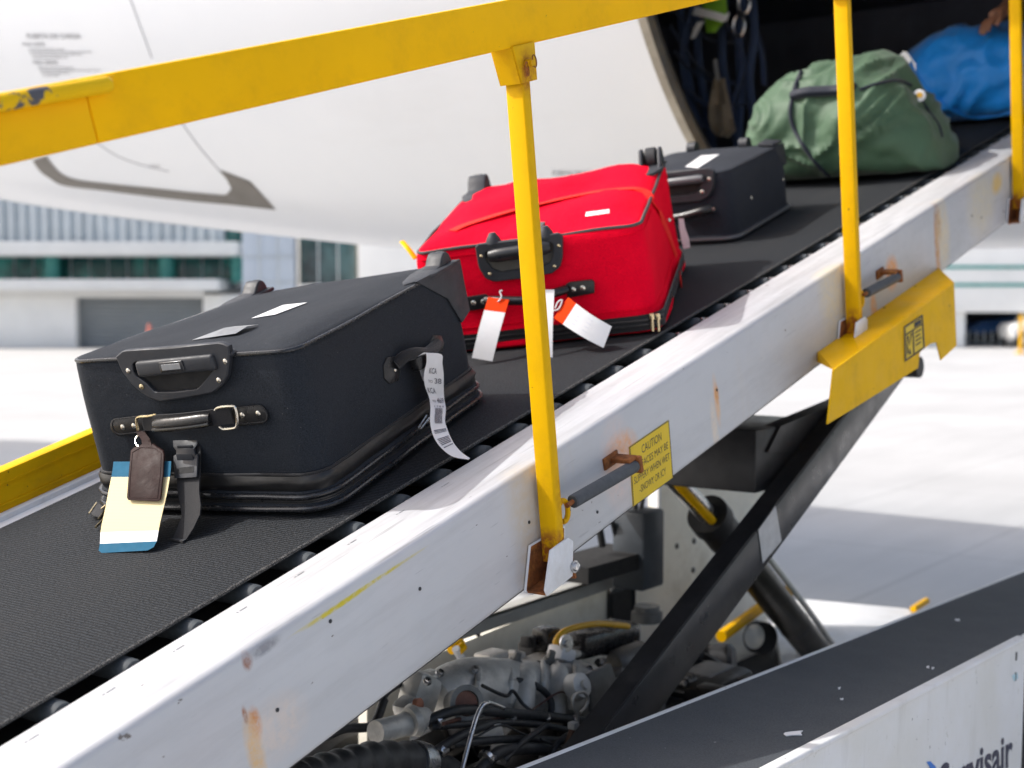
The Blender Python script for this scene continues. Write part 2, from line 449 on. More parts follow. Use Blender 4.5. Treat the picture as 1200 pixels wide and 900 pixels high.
FM = bframe(53)
tb = empty('terminal_building', 'white terminal building with green glass band and grey shutter, far left', 'building', FM)
mb = MB(); brect(mb, FM, -420, 345, 88, 352, 0.0, 9, 0.003); brect(mb, FM, 238, 345, 282, 352, 0.02, 9, 0.003)
brect(mb, FM, 87.5, 340.5, 238.5, 348, 0.01, 9); mb.build('wall', m_bwhite, tb, FM)
mb = MB(); brect(mb, FM, -420, 340, 238, 349, -.05, .7) ; mb.build('fascia', m_bledge, tb, FM)
mb = MB(); brect(mb, FM, -420, 327, 256, 340.5, -1.0, 9); mb.build('ledge', m_bledge, tb, FM)
mb = MB(); brect(mb, FM, 88, 348, 238, 404, .5, .6, 0.004)
for i in range(11): brect(mb, FM, 88, 349 + i * 5, 238, 352 + i * 5, .44, .51)
mb.build('shutter', m_shutter, tb, FM)
g = MB(); brect(g, FM, -420, 300, 277, 336, 1.6, 1.9); gl = g.build('glass_band', m_teal, tb, FM)
for x in list(range(-380, 280, 22)):
    mb = MB(); brect(mb, FM, x, 300, x + 1.6, 330, 1.5, 1.58); mb.build('mullion', m_bback, gl, FM)
for x in (-130, 52, 186, 270):
    mb = MB(); p = BP(x, 331, FM, .9); q = BP(x + 18, 285, FM, .9)
    mb.cyl(((p.x + q.x) / 2, .9, p.z), ((p.x + q.x) / 2, .9, q.z), (q.x - p.x) / 2, 16); mb.build('column', m_tealcol, tb, FM)
mb = MB(); brect(mb, FM, -420, 283, 277, 299, -1.0, 9); mb.build('ledge', m_bledge, tb, FM)
mb = MB(); brect(mb, FM, -420, 100, 262, 283, .06, 9); mb.build('screen_backing', m_bback, tb, FM)
mb = MB(); brect(mb, FM, 263, 200, 279, 284, .4, 9); mb.build('corner_glass', m_teal, tb, FM)
slat = None
for i in range(48):
    x = -370 + i * 13.1
    mb = MB(); brect(mb, FM, x, 233, x + 6.2, 284, -.1, .25, bev=.02); mb.build('slat', m_bslat, tb, FM)
mb = MB(); brect(mb, FM, -420, 100, 262, 233.5, -.05, .3); mb.build('upper_glass', m_teal, tb, FM)

FT = bframe(50)
tw = empty('glass_tower', 'pale blue panelled tower block with dark window beside the terminal', 'building', FT)
mb = MB(); brect(mb, FT, 281, 60, 346, 352, 0, 8, 0.003); mb.build('wall', m_tower, tw, FT)
for y in (240, 270, 300, 330):
    mb = MB(); brect(mb, FT, 281, y, 346, y + 1.2, -.04, -.004); mb.build('panel_joint', m_bslat, tw, FT)
for x in (302, 324):
    mb = MB(); brect(mb, FT, x, 60, x + 1, 352, -.03, -.004); mb.build('panel_joint', m_bslat, tw, FT)
mb = MB(); brect(mb, FT, 346.5, 60, 350, 400, -.1, 8, .003); mb.build('pilaster', m_bwhite, tw, FT)
g = MB(); brect(g, FT, 350.5, 240, 417, 333, .3, .5); wn = g.build('window', m_dkglass, tw, FT)
for x in (372, 395):
    mb = MB(); brect(mb, FT, x, 240, x + 1.5, 333, .22, .29); mb.build('mullion', m_bback, wn, FT)
mb = MB(); brect(mb, FT, 350.5, 333.5, 417, 352, 0, 8, .003); mb.build('lower_wall', m_bwhite, tw, FT)
FW2 = bframe(47)
wb = empty('white_hall', 'plain bright white block between the tower and the suitcases', 'building', FW2)
mb = MB(); brect(mb, FW2, 418, 60, 640, 352, 0, 8, .003); mb.build('wall', m_bwhite, wb, FW2)
mb = MB(); brect(mb, FW2, 418, 58, 640, 62, -.2, 8.2); mb.build('roof', m_bledge, wb, FW2)

FR = bframe(55)
rb = empty('service_building', 'white low building with thin green stripes and dark open bay, far right', 'building', FR)
mb = MB(); brect(mb, FR, 1000, 262, 1500, 366, -1.5, 9); mb.build('fascia', m_bwhite, rb, FR)
for y in (311, 332):
    mb = MB(); brect(mb, FR, 1000, y, 1500, y + 4, -1.56, -1.5); mb.build('stripe', m_tealcol, rb, FR)
for x in (1118, 1290, 1420):
    mb = MB(); brect(mb, FR, x, 365.5, x + 13, 400, -1.2, -.8, .003); mb.build('pillar', m_bwhite, rb, FR)
mb = MB(); brect(mb, FR, 1000, 365, 1500, 395, 6, 9, .003); mb.build('rear_wall', plain('bay_dark', (.03, .034, .045), .6), rb, FR)
mb = MB(); brect(mb, FR, 990, 355, 1121, 400, -1.0, 9, .003); mb.build('side_wall', m_bwhite, rb, FR)
for i in range(12):
    mb = MB(); x = 1126 + i * 9; brect(mb, FR, x, 388, x + 1.2, 404, -.4, -.35, .01); mb.build('fence_bar', m_bslat, rb, FR)
mb = MB(); mb.prism([BP(1135, 388, FR, 1), BP(1150, 378, FR, 1), BP(1205, 370, FR, 1), BP(1205, 382, FR, 1), BP(1150, 391, FR, 1)], (0, 2, 0))
tag(mb.build('blue_canopy', plain('blue_tarp', (.02, .09, .28), .5), None, FR), 'blue slanted tarpaulin inside the dark open bay, far right', 'tarpaulin')
# small car beyond the apron, only its white flank in the frame
car = empty('parked_car', 'white parked car half out of the frame at far right', 'car', FR @ Matrix.Translation(V((BP(1218, 405, FR, -2).x, -2, 0))))
CM = WM[car]
prof = [(-1.05, .35), (-1.1, .75), (-.95, .95), (-.45, 1.0), (-.15, 1.42), (.95, 1.45), (1.5, .98), (2.0, .9), (2.1, .4)]
mb = MB(); mb.prism([(x, 0, z) for x, z in prof], (0, 1.6, 0), .08); mb.build('body', m_bwhite, car, CM)
mb = MB(); mb.prism([(-.3, -.01, 1.0), (-.1, -.01, 1.34), (.85, -.01, 1.36), (1.2, -.01, 1.0)], (0, 1.62, 0)); mb.build('window', m_dkglass, car, CM)
for x in (-.62, 1.45):
    for y in (0.0, 1.5):
        mb = MB(); mb.cyl((x, y - .05, .31), (x, y + .15, .31), .31, 18); wl = mb.build('wheel', m_rubber, car, CM)
        mb = MB(); mb.cyl((x, y - .06, .31), (x, y - .052, .31), .19, 14); mb.build('rim', m_steel, wl, CM)
p = BP(1196, 405, FR, -8)
mb = MB(); mb.cyl((p.x, -8, 0), (p.x, -8, 1.35), .06, 10); mb.box((p.x, -8, .03), (.3, .3, .06), bev=.01)
tag(mb.build('yellow_bollard', m_yellow, None, FR), 'thin yellow post standing before the dark bay, far right', 'bollard')
p = BP(175, 404, FM, -3)
mb = MB(); mb.lathe((p.x, -3, 0), (0, 0, 1), [(0, .30), (.05, .30), (.05, .2), (.95, .05), (1.0, .04)], 14)
tag(mb.build('traffic_cone', plain('pink_cone', (.62, .18, .13), .5), None, FM), 'small faded red traffic cone before the grey shutter', 'cone')

# ================================================================ AIRLINER
XA, R0 = 6.43, 1.97
def interp(tab, x):
    if x <= tab[0][0]: return tab[0][1]
    for (a, b), (c, d) in zip(tab, tab[1:]):
        if x <= c:
            f = (x - a) / (c - a); return b + (d - b) * f
    return tab[-1][1]
ZB = [(-14, 2.0), (4, 2.0), (5, 2.025), (6, 2.12), (7, 2.225), (8, 2.335), (9, 2.455), (10, 2.60), (12, 2.96), (16, 3.75), (20, 4.5)]
RR = [(-14, R0), (4, R0), (10, 1.86), (16, 1.35), (20, .8)]
def sm(tab, y): return sum(interp(tab, y + d) for d in (-.8, -.4, 0, .4, .8)) / 5
def fus(Y, ph, off=0.0):
    r = sm(RR, Y); zb = sm(ZB, Y)
    return V((XA - (r + off) * math.cos(ph), Y, zb + r + (r + off) * math.sin(ph)))
def fus_hit(x, y, off=.004):
    d = ray(x, y); lo = None; t = 3.0
    def g(t):
        p = CAM + d * t; r = sm(RR, p.y) + off; zc = sm(ZB, p.y) + r - off
        return math.hypot(p.x - XA, p.z - zc) - r
    while t < 25 and g(t) > 0: t += .1
    a, b = t - .1, t
    for _ in range(26):
        m = (a + b) / 2
        if g(m) > 0: a = m
        else: b = m
    return CAM + d * b
plane = empty('airliner', 'white airliner fuselage with open cargo door above the conveyor', 'airplane', Matrix.Translation(V((XA, 3, 2.0))))
DY0, DY1 = 1.02, 2.886
PH0 = -math.acos((0) / 1) if False else math.asin((2.18 - (2.0 + R0)) / R0)
PH1 = math.asin((3.45 - (2.0 + R0)) / R0)
AC = (DY0 + DY1) / 2; AH = (DY1 - DY0) / 2; PC = (PH0 + PH1) / 2; PHH = (PH1 - PH0) / 2 * R0; DR = .16
def dsdf(Y, ph):
    qx = abs(Y - AC) - (AH - DR); qy = abs((ph - PC) * R0) - (PHH - DR)
    return math.hypot(max(qx, 0), max(qy, 0)) + min(max(qx, qy), 0) - DR
ys = [-13.8 + .6 * i for i in range(24)] + [.7 + .03 * i for i in range(84)] + [3.25 + .3 * i for i in range(56)]
phs = [math.radians(-270 + 360 * i / 64) for i in range(64)]
phs = sorted(set([round(q, 5) for q in phs if not (PH0 - .1 < q < PH1 + .1)] + [round(PH0 - .1 + .0155 * i, 5) for i in range(int((PH1 - PH0 + .2) / .0155) + 1)]))
def fuselage_mat():
    b = NB('aircraft_paint')
    c = b.mix(b.ramp(b.noise(.7, 5, .6), .35, .7), (.70, .725, .76), (.74, .76, .79))
    c = b.mix(b.ramp(b.noise(2.2, 6, .7, (1, .25, 1)), .55, .8, 0, .18), c, (.55, .53, .5))
    return b.out(c, .28, 0, b.bump(b.noise(1.5, 2), .02, .01), **{'Coat Weight': .2})
m_fus = fuselage_mat()
mb = MB(); g = [[mb.bm.verts.new(fus(Y, q)) for q in phs] for Y in ys]
for i in range(len(ys) - 1):
    for j in range(len(phs)):
        j2 = (j + 1) % len(phs)
        ym, pm = (ys[i] + ys[i + 1]) / 2, (phs[j] + phs[j2]) / 2
        if j2 and dsdf(ym, pm) < 0: continue
        mb._f([g[i][j], g[i + 1][j], g[i + 1][j2], g[i][j2]])
mb._f(g[0][::-1]); mb._f(g[-1])
mb.build('fuselage', m_fus, plane, ang=50)
# door frame: bare metal band round the opening, then the reveal into the hold
def door_outline(off, n=12):
    pts = []
    for cx, cy, a0 in ((1, 1, 0), (-1, 1, 90), (-1, -1, 180), (1, -1, 270)):
        for i in range(n + 1):
            a = math.radians(a0 + 90 * i / n); r = DR + off
            pts.append((AC + cx * (AH - DR) + r * math.cos(a), PC + (cy * (PHH - DR) + r * math.sin(a)) / R0))
    out = []
    for a, b in zip(pts, pts[1:] + pts[:1]):
        k = max(1, int(math.hypot(a[0] - b[0], (a[1] - b[1]) * R0) / .08))
        out += [(a[0] + (b[0] - a[0]) * i / k, a[1] + (b[1] - a[1]) * i / k) for i in range(k)]
    return out
O = door_outline(0)
def ringpts(off, h):
    res = []
    for (Y, q) in O:
        e = 1e-3
        gx = (dsdf(Y + e, q) - dsdf(Y - e, q)) / (2 * e); gy = (dsdf(Y, q + e / R0) - dsdf(Y, q - e / R0)) / (2 * e)
        res.append(fus(Y + gx * off, q + gy * off / R0, h))
    return res
def ringmesh(mb, seq):
    gg = [[mb.bm.verts.new(p) for p in r] for r in seq]
    for A, B in zip(gg, gg[1:]):
        for j in range(len(A)): mb._f([A[j], A[(j + 1) % len(A)], B[(j + 1) % len(A)], B[j]])
m_frame = plain('bare_frame_metal', (.30, .27, .22), .42, .6, .2, 8, .1, 40, ((.16, .13, .1), .6))
mb = MB(); ringmesh(mb, [ringpts(.030, -.003), ringpts(.028, .006), ringpts(-.012, .006), ringpts(-.015, -.01), ringpts(-.016, -.045)])
mb.build('door_frame', m_frame, plane, ang=40)
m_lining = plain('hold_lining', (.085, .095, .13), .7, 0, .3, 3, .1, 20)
m_seal = plain('door_seal', (.012, .012, .013), .7)
mb = MB(); ringmesh(mb, [ringpts(-.016, -.046), ringpts(-.022, -.048), ringpts(-.022, -.06), ringpts(.02, -.065), ringpts(.05, -.10)])
mb.build('door_seal', m_seal, plane, ang=40)
# the hold: floor, ceiling, far wall, two end walls
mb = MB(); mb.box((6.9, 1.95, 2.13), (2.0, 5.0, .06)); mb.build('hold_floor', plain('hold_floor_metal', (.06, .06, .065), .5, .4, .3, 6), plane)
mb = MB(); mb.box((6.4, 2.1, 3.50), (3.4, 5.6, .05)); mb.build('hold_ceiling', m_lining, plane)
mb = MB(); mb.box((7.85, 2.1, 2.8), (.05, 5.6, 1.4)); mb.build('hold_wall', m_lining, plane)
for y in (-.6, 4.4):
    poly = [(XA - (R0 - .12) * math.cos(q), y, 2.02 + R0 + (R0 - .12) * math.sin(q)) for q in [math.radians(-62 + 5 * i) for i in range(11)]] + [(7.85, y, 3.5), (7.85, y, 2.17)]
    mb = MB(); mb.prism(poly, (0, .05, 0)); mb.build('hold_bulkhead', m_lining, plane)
# paint marks, seams and placard on the skin
def strip(mb, up, lo, n=5):
    rows = []
    for k in range(len(up)):
        rows.append([fus_hit(up[k][0] + (lo[k][0] - up[k][0]) * i / n, up[k][1] + (lo[k][1] - up[k][1]) * i / n) for i in range(n + 1)])
    mb.sheet(rows)
def dense(p, n=4):
    q = spline([V((a, b, 0)) for a, b in p], n); return [(v.x, v.y) for v in q]
mb = MB()
strip(mb, dense([(54, 183), (62, 194), (72, 204), (90, 211), (130, 216), (180, 221), (225, 226), (262, 229)]),
      dense([(38, 188), (46, 200), (58, 209), (76, 218), (125, 224), (180, 231), (225, 236), (268, 240)]))
A = [(257, 200), (266, 211), (271, 221), (266, 228), (262, 229), (268, 240)]; B = [(262, 201), (293, 213), (302, 223), (310, 232), (314, 236), (323, 246)]
strip(mb, A, B, 6)
mb.build('grey_marking', plain('grey_brown_paint', (.125, .112, .094), .45, 0, .08, 5), plane, norm=False)
def seam(pts, r):
    mb = MB(); mb.tube([fus_hit(x, y, .001) for x, y in dense(pts, 6)], r, 6); mb.build('panel_seam', m_greyink, plane)
seam([(144, -25), (153, 0), (165, 33), (178, 68)], .0028)
seam([(205, 130), (216, 148), (235, 174), (258, 201)], .0035)
seam([(100, 156), (116, 169), (138, 183), (165, 193), (198, 201)], .0035)
def pxmap(x0, y0, x1, y1, sk=0.0): return lambda a, b: fus_hit(x0 + (x1 - x0) * a + sk * b, y1 + (y0 - y1) * b, .006)
mb = MB()
add_text(mb, 'PUERTA DE CARGA', pxmap(32, 39.5, 95, 45.5, -1.5), .02); add_text(mb, 'PARA ABRIR', pxmap(27, 50, 53, 54, -1), .02); add_text(mb, 'PARA CERRAR', pxmap(39, 71, 68, 75.5, -1), .02)
mb.build('placard_lettering', m_greyink, plane, norm=False)
mb = MB(); rnd = random.Random(3)
for x0, x1, y in ((33, 75, 57.5), (34, 108, 60.6), (36, 97, 63.6), (38, 80, 67), (44, 86, 79), (46, 118, 82.2), (48, 82, 85.3), (50, 70, 88.3)):
    x = x0
    while x < x1:
        l = rnd.uniform(2.5, 7); e = min(x + l, x1)
        mb.sheet([[fus_hit(x, y, .006), fus_hit(e, y - .1, .006)], [fus_hit(x + .3, y + 1.1, .006), fus_hit(e + .3, y + 1.0, .006)]]); x = e + 1.1
mb.build('placard_small_print', m_greyink, plane, norm=False)
mb = MB(); add_text(mb, 'PUERTA DE CA', pxmap(647, 201, 693, 206), .015); mb.build('stencil_lettering', m_greyink, plane, norm=False)
mb = MB(); add_text(mb, 'III', pxmap(176, 193.5, 186, 196.5), .0); mb.build('stencil_lettering', m_greyink, plane, norm=False)

# ================================================================ BELT LOADER
ld = empty('belt_loader', 'white and yellow baggage belt loader with black belt rising into the aircraft', 'belt loader', Matrix.Translation(V((2.5, 1.9, 0))))
S0, S1 = -.9, 6.08
def part(mb, name, mat, parent=None, ang=35, M=BOOM): return mb.build(name, mat, parent or ld, M, ang)
# near side beam
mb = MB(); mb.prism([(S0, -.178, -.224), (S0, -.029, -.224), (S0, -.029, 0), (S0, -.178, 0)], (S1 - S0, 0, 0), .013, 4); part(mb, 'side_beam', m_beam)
mb = MB(); mb.box(((S0 + S1) / 2, -.1, -.2285), (S1 - S0, .12, .008)); part(mb, 'beam_flange', m_black)
# far side beam with a lip
mb = MB(); mb.prism([(S0, .772, -.22), (S0, .925, -.22), (S0, .925, -.003), (S0, .772, -.003)], (S1 - S0, 0, 0), .006)
mb.box(((S0 + S1) / 2, .815, .002), (S1 - S0, .024, .012), bev=.003); part(mb, 'side_beam', m_white)
mb = MB(); mb.box(((S0 + S1) / 2, .371, -.14), (S1 - S0, .795, .10)); part(mb, 'boom_pan', m_darkpan)
# belt and its frayed edge
rows = []
nx = 260
for i in range(nx + 1):
    s = S0 + (S1 - S0) * i / nx
    e = .024 + .0022 * noise.noise(V((s * 1.7, 3, 0))) + .0008 * noise.noise(V((s * 22, 5, 0)))
    rows.append([(s, e + (.765 - e) * j / 6, (-.0028 if j == 0 else 0) + .0012 * noise.noise(V((s * 2.5, j * .9, 1)))) for j in range(7)])
mb = MB(); mb.sheet(rows, .006); bl = part(mb, 'belt', m_belt)
mb = MB()
pts = [(r[0][0], r[0][1] + .001, -.0045) for r in rows]
mb.tube(pts, .0036, 6); part(mb, 'belt_edge', m_edge, bl)
# rollers
mb = MB(); mb.lathe((0, -.026, 0), (0, 1, 0), [(.0265, .010), (.0265, .0145), (.0285, .0178), (.034, .0195), (.045, .0200), (.08, .0200), (.15, .0205), (.79, .0215)], 22)
r0 = mb.build('roller', m_roller, ld, BOOM @ Matrix.Translation((.31, 0, -.0325)))
mb = MB(); mb.lathe((0, -.0015, 0), (0, 1, 0), [(0, .007), (0, .0135), (.0022, .0145)], 16); c0 = mb.build('end_cap', m_armside, r0, WM[r0])
mb = MB(); mb.box((0, -.008, .002), (.020, .006, .034), bev=.002); mb.box((0, -.004, .018), (.012, .012, .006), bev=.001)
bk = None
for i in range(1, 44):
    s = .31 + .1313 * i
    M = BOOM @ Matrix.Translation((s, 0, -.0325))
    o = inst('roller', r0, ld, M); inst('end_cap', c0, o, M)
    if s > 2.72:
        if bk is None: bk = mb.build('roller_bracket', m_steel, o, M)
        else: inst('roller_bracket', bk, o, M)
# small stamped marks beside the rollers
for i in range(1, 12):
    s_ = .335 + .1313 * i
    mb = MB()
    for q, l in ((0, .004), (.007, .016)):
        mb.sheet([[(s_ + q, -.068, .0006), (s_ + q + l, -.068, .0006)], [(s_ + q, -.0655, .0006), (s_ + q + l, -.0655, .0006)]])
    part(mb, 'stamped_mark', m_greylabel)
for x, y in ((325, 832), (387, 728), (492, 690), (620, 612), (1139, 253), (1176, 248), (1150, 255), (840, 457), (700, 600)):
    p = T(x, y, -.1785); mb = MB(); mb.lathe(p, (0, -1, 0), [(0, .0035), (.001, .0035), (.0014, .001)], 8); part(mb, 'screw_hole', m_ink)
# handrail: near side, standing
sj = T(107, 130, -.227).x
mb = MB(); mb.box(((sj + 5.9) / 2, -.207, .799), (5.9 - sj, .04, .082), bev=.003); part(mb, 'handrail', m_yellow)
mb = MB(); mb.box(((S0 + sj - .0012) / 2, -.207, .799), (sj - .0012 - S0, .04, .082), bev=.003); part(mb, 'handrail', m_yellow)
a, b = T(-60, 131, -.239), T(128, 98.5, -.239)
mb = MB(); d = (b - a).normalized(); mb.tube([a, b - d * .004, b, b + d * .003], [.0105, .0105, .009, .005], 14); part(mb, 'latch_tube', m_yellow_worn)
mb = MB(); mb.prism([T(66, 107, -.2275), T(100, 92, -.2275), T(131, 88, -.2275), T(128, 97, -.2275), T(66, 110, -.2275)], (0, -.006, 0), .001); part(mb, 'latch_plate', m_yellow)
# far side handrail, folded down along the beam
mb = MB(); mb.box(((S0 + S1) / 2, .850, .046), (S1 - S0, .042, .082), bev=.003)
for q in (.02, .062): mb.box(((S0 + S1) / 2, .828, q), (S1 - S0, .003, .004))
part(mb, 'folded_handrail', m_yellow_dirty)
# posts
pb, pt = T(649, 652, -.207), T(606, 88, -.207)
posts = [pb.x, T(1003, 402, -.207).x, T(1195, 254, -.207).x]
lean = (pt - pb)
ptop = pt
m_yellow_post = chipped('yellow_post_paint', (.78, .44, .002), (.10, .06, .03), .38, .70, 22, (.42, .22, .01), grime=.35,
    stains=[st_ for s_ in posts for st_ in (((s_ + .012, -.207, pb.z + .01), (.06, .06, .06), RUST, 1.8), ((s_ + pt.x - pb.x + .0, -.23, .712), (.035, .03, .05), (.30, .08, .02), 1.0), ((s_ + .03, -.207, pb.z + .10), (.03, .04, .09), (.42, .18, .01), 1.2))])
def post_set(s):
    B = V((s, -.207, pb.z))
    top = B + lean
    d = lean.normalized(); side = V((0, 1, 0)); fr = d.cross(side)
    R = Matrix((fr, side, d)).transposed()
    mb = MB(); mb.box((B + top) / 2, (.024, .040, lean.length + .02), R, .004, 3); po = part(mb, 'post', m_yellow_post)
    # hanging bracket under the rail with its pin
    mb = MB(); zt = .7605
    tt = top
    for y in (-.2325, -.1855):
        mb.prism([(tt.x - .034, y, zt), (tt.x + .034, y, zt), (tt.x + .024, y, zt - .066), (tt.x - .022, y, zt - .066)], (0, .004, 0), .001)
    mb.prism([(tt.x - .0345, -.2285, zt), (tt.x - .0345, -.1855, zt), (tt.x - .0235, -.1855, zt - .066), (tt.x - .0235, -.2285, zt - .066)], (.004, 0, 0))
    br = part(mb, 'rail_bracket', m_yellow_post)
    mb = MB(); c = V((tt.x - .002, -.233, zt - .034)); mb.cyl(c, c + V((0, -.009, 0)), .008, 12); mb.cyl(c + V((0, -.009, 0)), c + V((0, -.014, 0)), .0055, 10); part(mb, 'pin', m_yellow_post, br)
    mb = MB(); mb.tube([c + V((-.010 + .004 * math.cos(q), -.007, -.008 + .012 * math.sin(q))) for q in [math.radians(20 * i) for i in range(18)]], .0012, 6, True); 
    mb.tube([c + V((.008 + .006 * math.cos(q), -.012, .002 + .011 * math.sin(q))) for q in [math.radians(20 * i) for i in range(18)]], .0011, 6, True); part(mb, 'split_ring', m_rust, br)
    # clevis at the foot
    x0, x1 = s - .05, s + .042
    mb = MB()
    NP = [T(x, y, -.2325) for x, y in ((646, 645), (666, 630), (672, 634), (671.5, 675), (642, 698.5), (639.5, 692))]
    near = [(p.x - pb.x + s, p.z) for p in NP]
    FP_ = [T(x, y, -.1805) for x, y in ((619, 639), (634, 630), (660, 616), (660, 665), (622, 697), (613.5, 694))]
    far = [(p.x - pb.x + s, p.z) for p in FP_]
    cx, cz = sum(p[0] for p in near) / 6, sum(p[1] for p in near) / 6
    mb.prism([(x, -.2325, z) for x, z in near], (0, .005, 0), .0012)
    cv = part(mb, 'post_bracket', m_white)
    mb = MB(); mb.prism([(x, -.1805, z) for x, z in far], (0, -.005, 0), .0012); part(mb, 'bracket_plate', m_white, cv)
    mb = MB(); mb.prism([(near[4][0], -.2275, near[4][1]), (near[3][0], -.2275, near[3][1]), (near[3][0] + .0, -.186, near[3][1]), (near[4][0], -.186, near[4][1])], (0, 0, .005)); mb.box((s + .03, -.207, -.205), (.005, .042, .06)); part(mb, 'bracket_base', m_rust, cv)
    for P, y in ((near, -.2275), (far, -.1865)):
        mb = MB(); mb.prism([(x * .94 + cx * .06, y, z * .94 + cz * .06) for x, z in P], (0, .0012, 0)); part(mb, 'rust_lining', m_rust, cv)
    mb = MB(); c = V((near[2][0] - .011, -.2335, near[3][1] * .75 + near[2][1] * .25)); mb.lathe(c, (0, -1, 0), [(0, .0125), (.002, .0125), (.0021, .009), (.008, .008), (.009, .006)], 12); part(mb, 'bolt', m_steel, cv)
    # latch strut with foam grip
    a, e = [V((p.x - pb.x + s, -.222, p.z)) for p in (T(671, 588, -.222), T(744, 546, -.222))]
    mb = MB(); mb.tube([a + (e - a) * f for f in (0, .01, .5, .97, 1)], [.0115, .0135, .0135, .0135, .012], 16); st = part(mb, 'strut_grip', m_grip)
    mb = MB(); mb.tube([a - V((.02, 0, 0)), a + V((.01, 0, 0))], .005, 8); part(mb, 'strut_pin', m_rust, st)
    mb = MB(); mb.tube([e - V((.01, 0, 0)), e + V((.014, 0, 0))], .005, 8); part(mb, 'strut_pin', m_rust, st)
    mb = MB(); ec = T(660, 599, -.214); ec = V((ec.x - pb.x + s, -.214, ec.z))
    mb.tube([ec + V((.000 + .016 * math.cos(q), 0, .021 * math.sin(q))) for q in [math.radians(-120 + 20 * i) for i in range(13)]], .0055, 8); part(mb, 'strut_eye', m_yellow_post, st)
    mb = MB(); mb.box((e.x - .010, -.202, e.z + .018), (.030, .048, .010), bev=.002); mb.box((e.x + .008, -.222, e.z + .001), (.012, .024, .036), bev=.002)
    mb.box((e.x - .022, -.1805, e.z + .018), (.055, .005, .026), bev=.002); part(mb, 'strut_bracket', m_rust)
for s in posts: post_set(s)
# caution plate
def Tq(pts, t): return [T(x, y, t) for x, y in pts]
q = Tq([(737, 524), (783, 492.5), (788, 560), (741.5, 594)], -.1785)
mb = MB(); mb.prism(q, (0, -.0018, 0)); sg = part(mb, 'caution_sign', m_sign)
tl, tr, br_, bl_ = [p + V((0, -.0021, 0)) for p in q]
mp = quadmap(tl, tr, bl_, br_)
mb = MB()
for a0, a1, b0, b1, tx in ((.28, .78, .76, .90, 'CAUTION'), (.07, .93, .55, .67, 'SURFACES MAY BE'), (.05, .95, .35, .47, 'SLIPPERY WHEN WET'), (.17, .83, .15, .27, '-SNOWY OR ICY')):
    add_text(mb, tx, lambda a, b: mp(a0 + (a1 - a0) * a, b0 + (b1 - b0) * b), .0)
mb.build('lettering', m_ink, sg, BOOM, norm=False)
mb = MB()
for (a0, a1, b0, b1) in ((.0, 1, 0, .012), (.0, 1, .988, 1), (0, .014, .012, .988), (.986, 1, .012, .988)):
    mb.sheet([[mp(a0, b0), mp(a1, b0)], [mp(a0, b1), mp(a1, b1)]])
mb.build('border', m_ink, sg, BOOM)
# yellow deflector guard under the second post
TG = -.300
fl = [T(959, 412, -.1795), T(1100, 314, -.1795)]
f0, f1 = T(977, 433, TG), T(1118, 331, TG)
mb = MB()
face = [(977, 433), (1118, 331), (1121, 405), (1103, 422), (1098, 401), (1090, 403), (1078, 413), (1076, 431), (1040, 454), (1000, 479), (970, 497)]
mb.prism([T(x, y, TG) for x, y in face], (0, .004, 0))
gu = part(mb, 'deflector_guard', m_yellow_dirty)
mb = MB(); l0 = T(959, 424, -.1795)
mb.sheet([[fl[0], fl[0].lerp(fl[1], .5), fl[1]], [f0, f0.lerp(f1, .5), f1]], .004); part(mb, 'guard_flange', m_yellow, gu)
mb = MB(); mb.sheet([[fl[0], fl[0].lerp(l0, 1)], [f0.lerp(fl[0], .25), f0]], .003); part(mb, 'guard_lug', m_yellow, gu)
bo = None
for x, y in ((963, 416), (976, 408), (1037, 360), (1073, 335)):
    p = T(x, y + 3, -.19)
    mb = MB(); mb.lathe(p, (-.2, -.6, .8), [(0, .008), (.004, .008), (.006, .005)], 8); part(mb, 'bolt', m_ink, gu)
q = [T(x, y, TG - .0015) for x, y in ((1059, 383), (1081, 368.5), (1083.5, 408), (1060, 424))]
mp = quadmap(q[0], q[1], q[3], q[2])
mb = MB(); mb.prism(q, (0, .001, 0)); sk = part(mb, 'warning_sticker', m_sign, gu)
mb = MB(); off = V((0, -.0012, 0))
for (a0, a1, b0, b1) in ((0, 1, 0, .05), (0, 1, .95, 1), (0, .07, .05, .95), (.93, 1, .05, .95), (.42, .48, .05, .72), (.07, .93, .72, .76), (.53, .88, .78, .92), (.55, .86, .6, .64), (.55, .8, .48, .52), (.55, .86, .36, .40), (.55, .82, .24, .28)):
    mb.sheet([[mp(a0, b0) + off, mp(a1, b0) + off], [mp(a0, b1) + off, mp(a1, b1) + off]])
for tri in (((.12, .68), (.2, .68), (.26, .34)), ((.40, .68), (.32, .68), (.26, .34)), ((.12, .68), (.12, .14), (.19, .2)), ((.26, .3), (.20, .12), (.32, .12))):
    mb._f([mb.bm.verts.new(mp(*t) + off) for t in tri])
mb.build('sticker_print', m_ink, sk, BOOM, norm=False)

# ---- lift gear and chassis (upright frame of the vehicle)
def wpart(mb, name, mat, parent=None, ang=35): return mb.build(name, mat, parent or ld, I4, ang)
a0, a1 = Yp(640, 935, 1.6), Yp(1062, 452, 1.6)
am = V((a1.x - a0.x, 0, a1.z - a0.z)).normalized()
mid0, mid1 = Yp(701, 865, 1.6), Yp(889, 620, 1.6)
d = (mid1 - mid0).normalized(); nrm = V((-d.z, 0, d.x))
st, en = mid0 - d * .6, mid1 + d * 1.10
mb = MB(); R = Matrix((d, V((0, 1, 0)), nrm)).transposed()
mb.box((st + en) / 2 - nrm * .058 + V((0, .031, 0)), ((en - st).length, .062, .116), R, .004); arm = wpart(mb, 'lift_arm', m_armside)
mb = MB(); mb.box((st + en) / 2 + nrm * .0022 + V((0, .032, 0)), ((en - st).length, .058, .003), R); wpart(mb, 'arm_top_plate', m_black, arm)
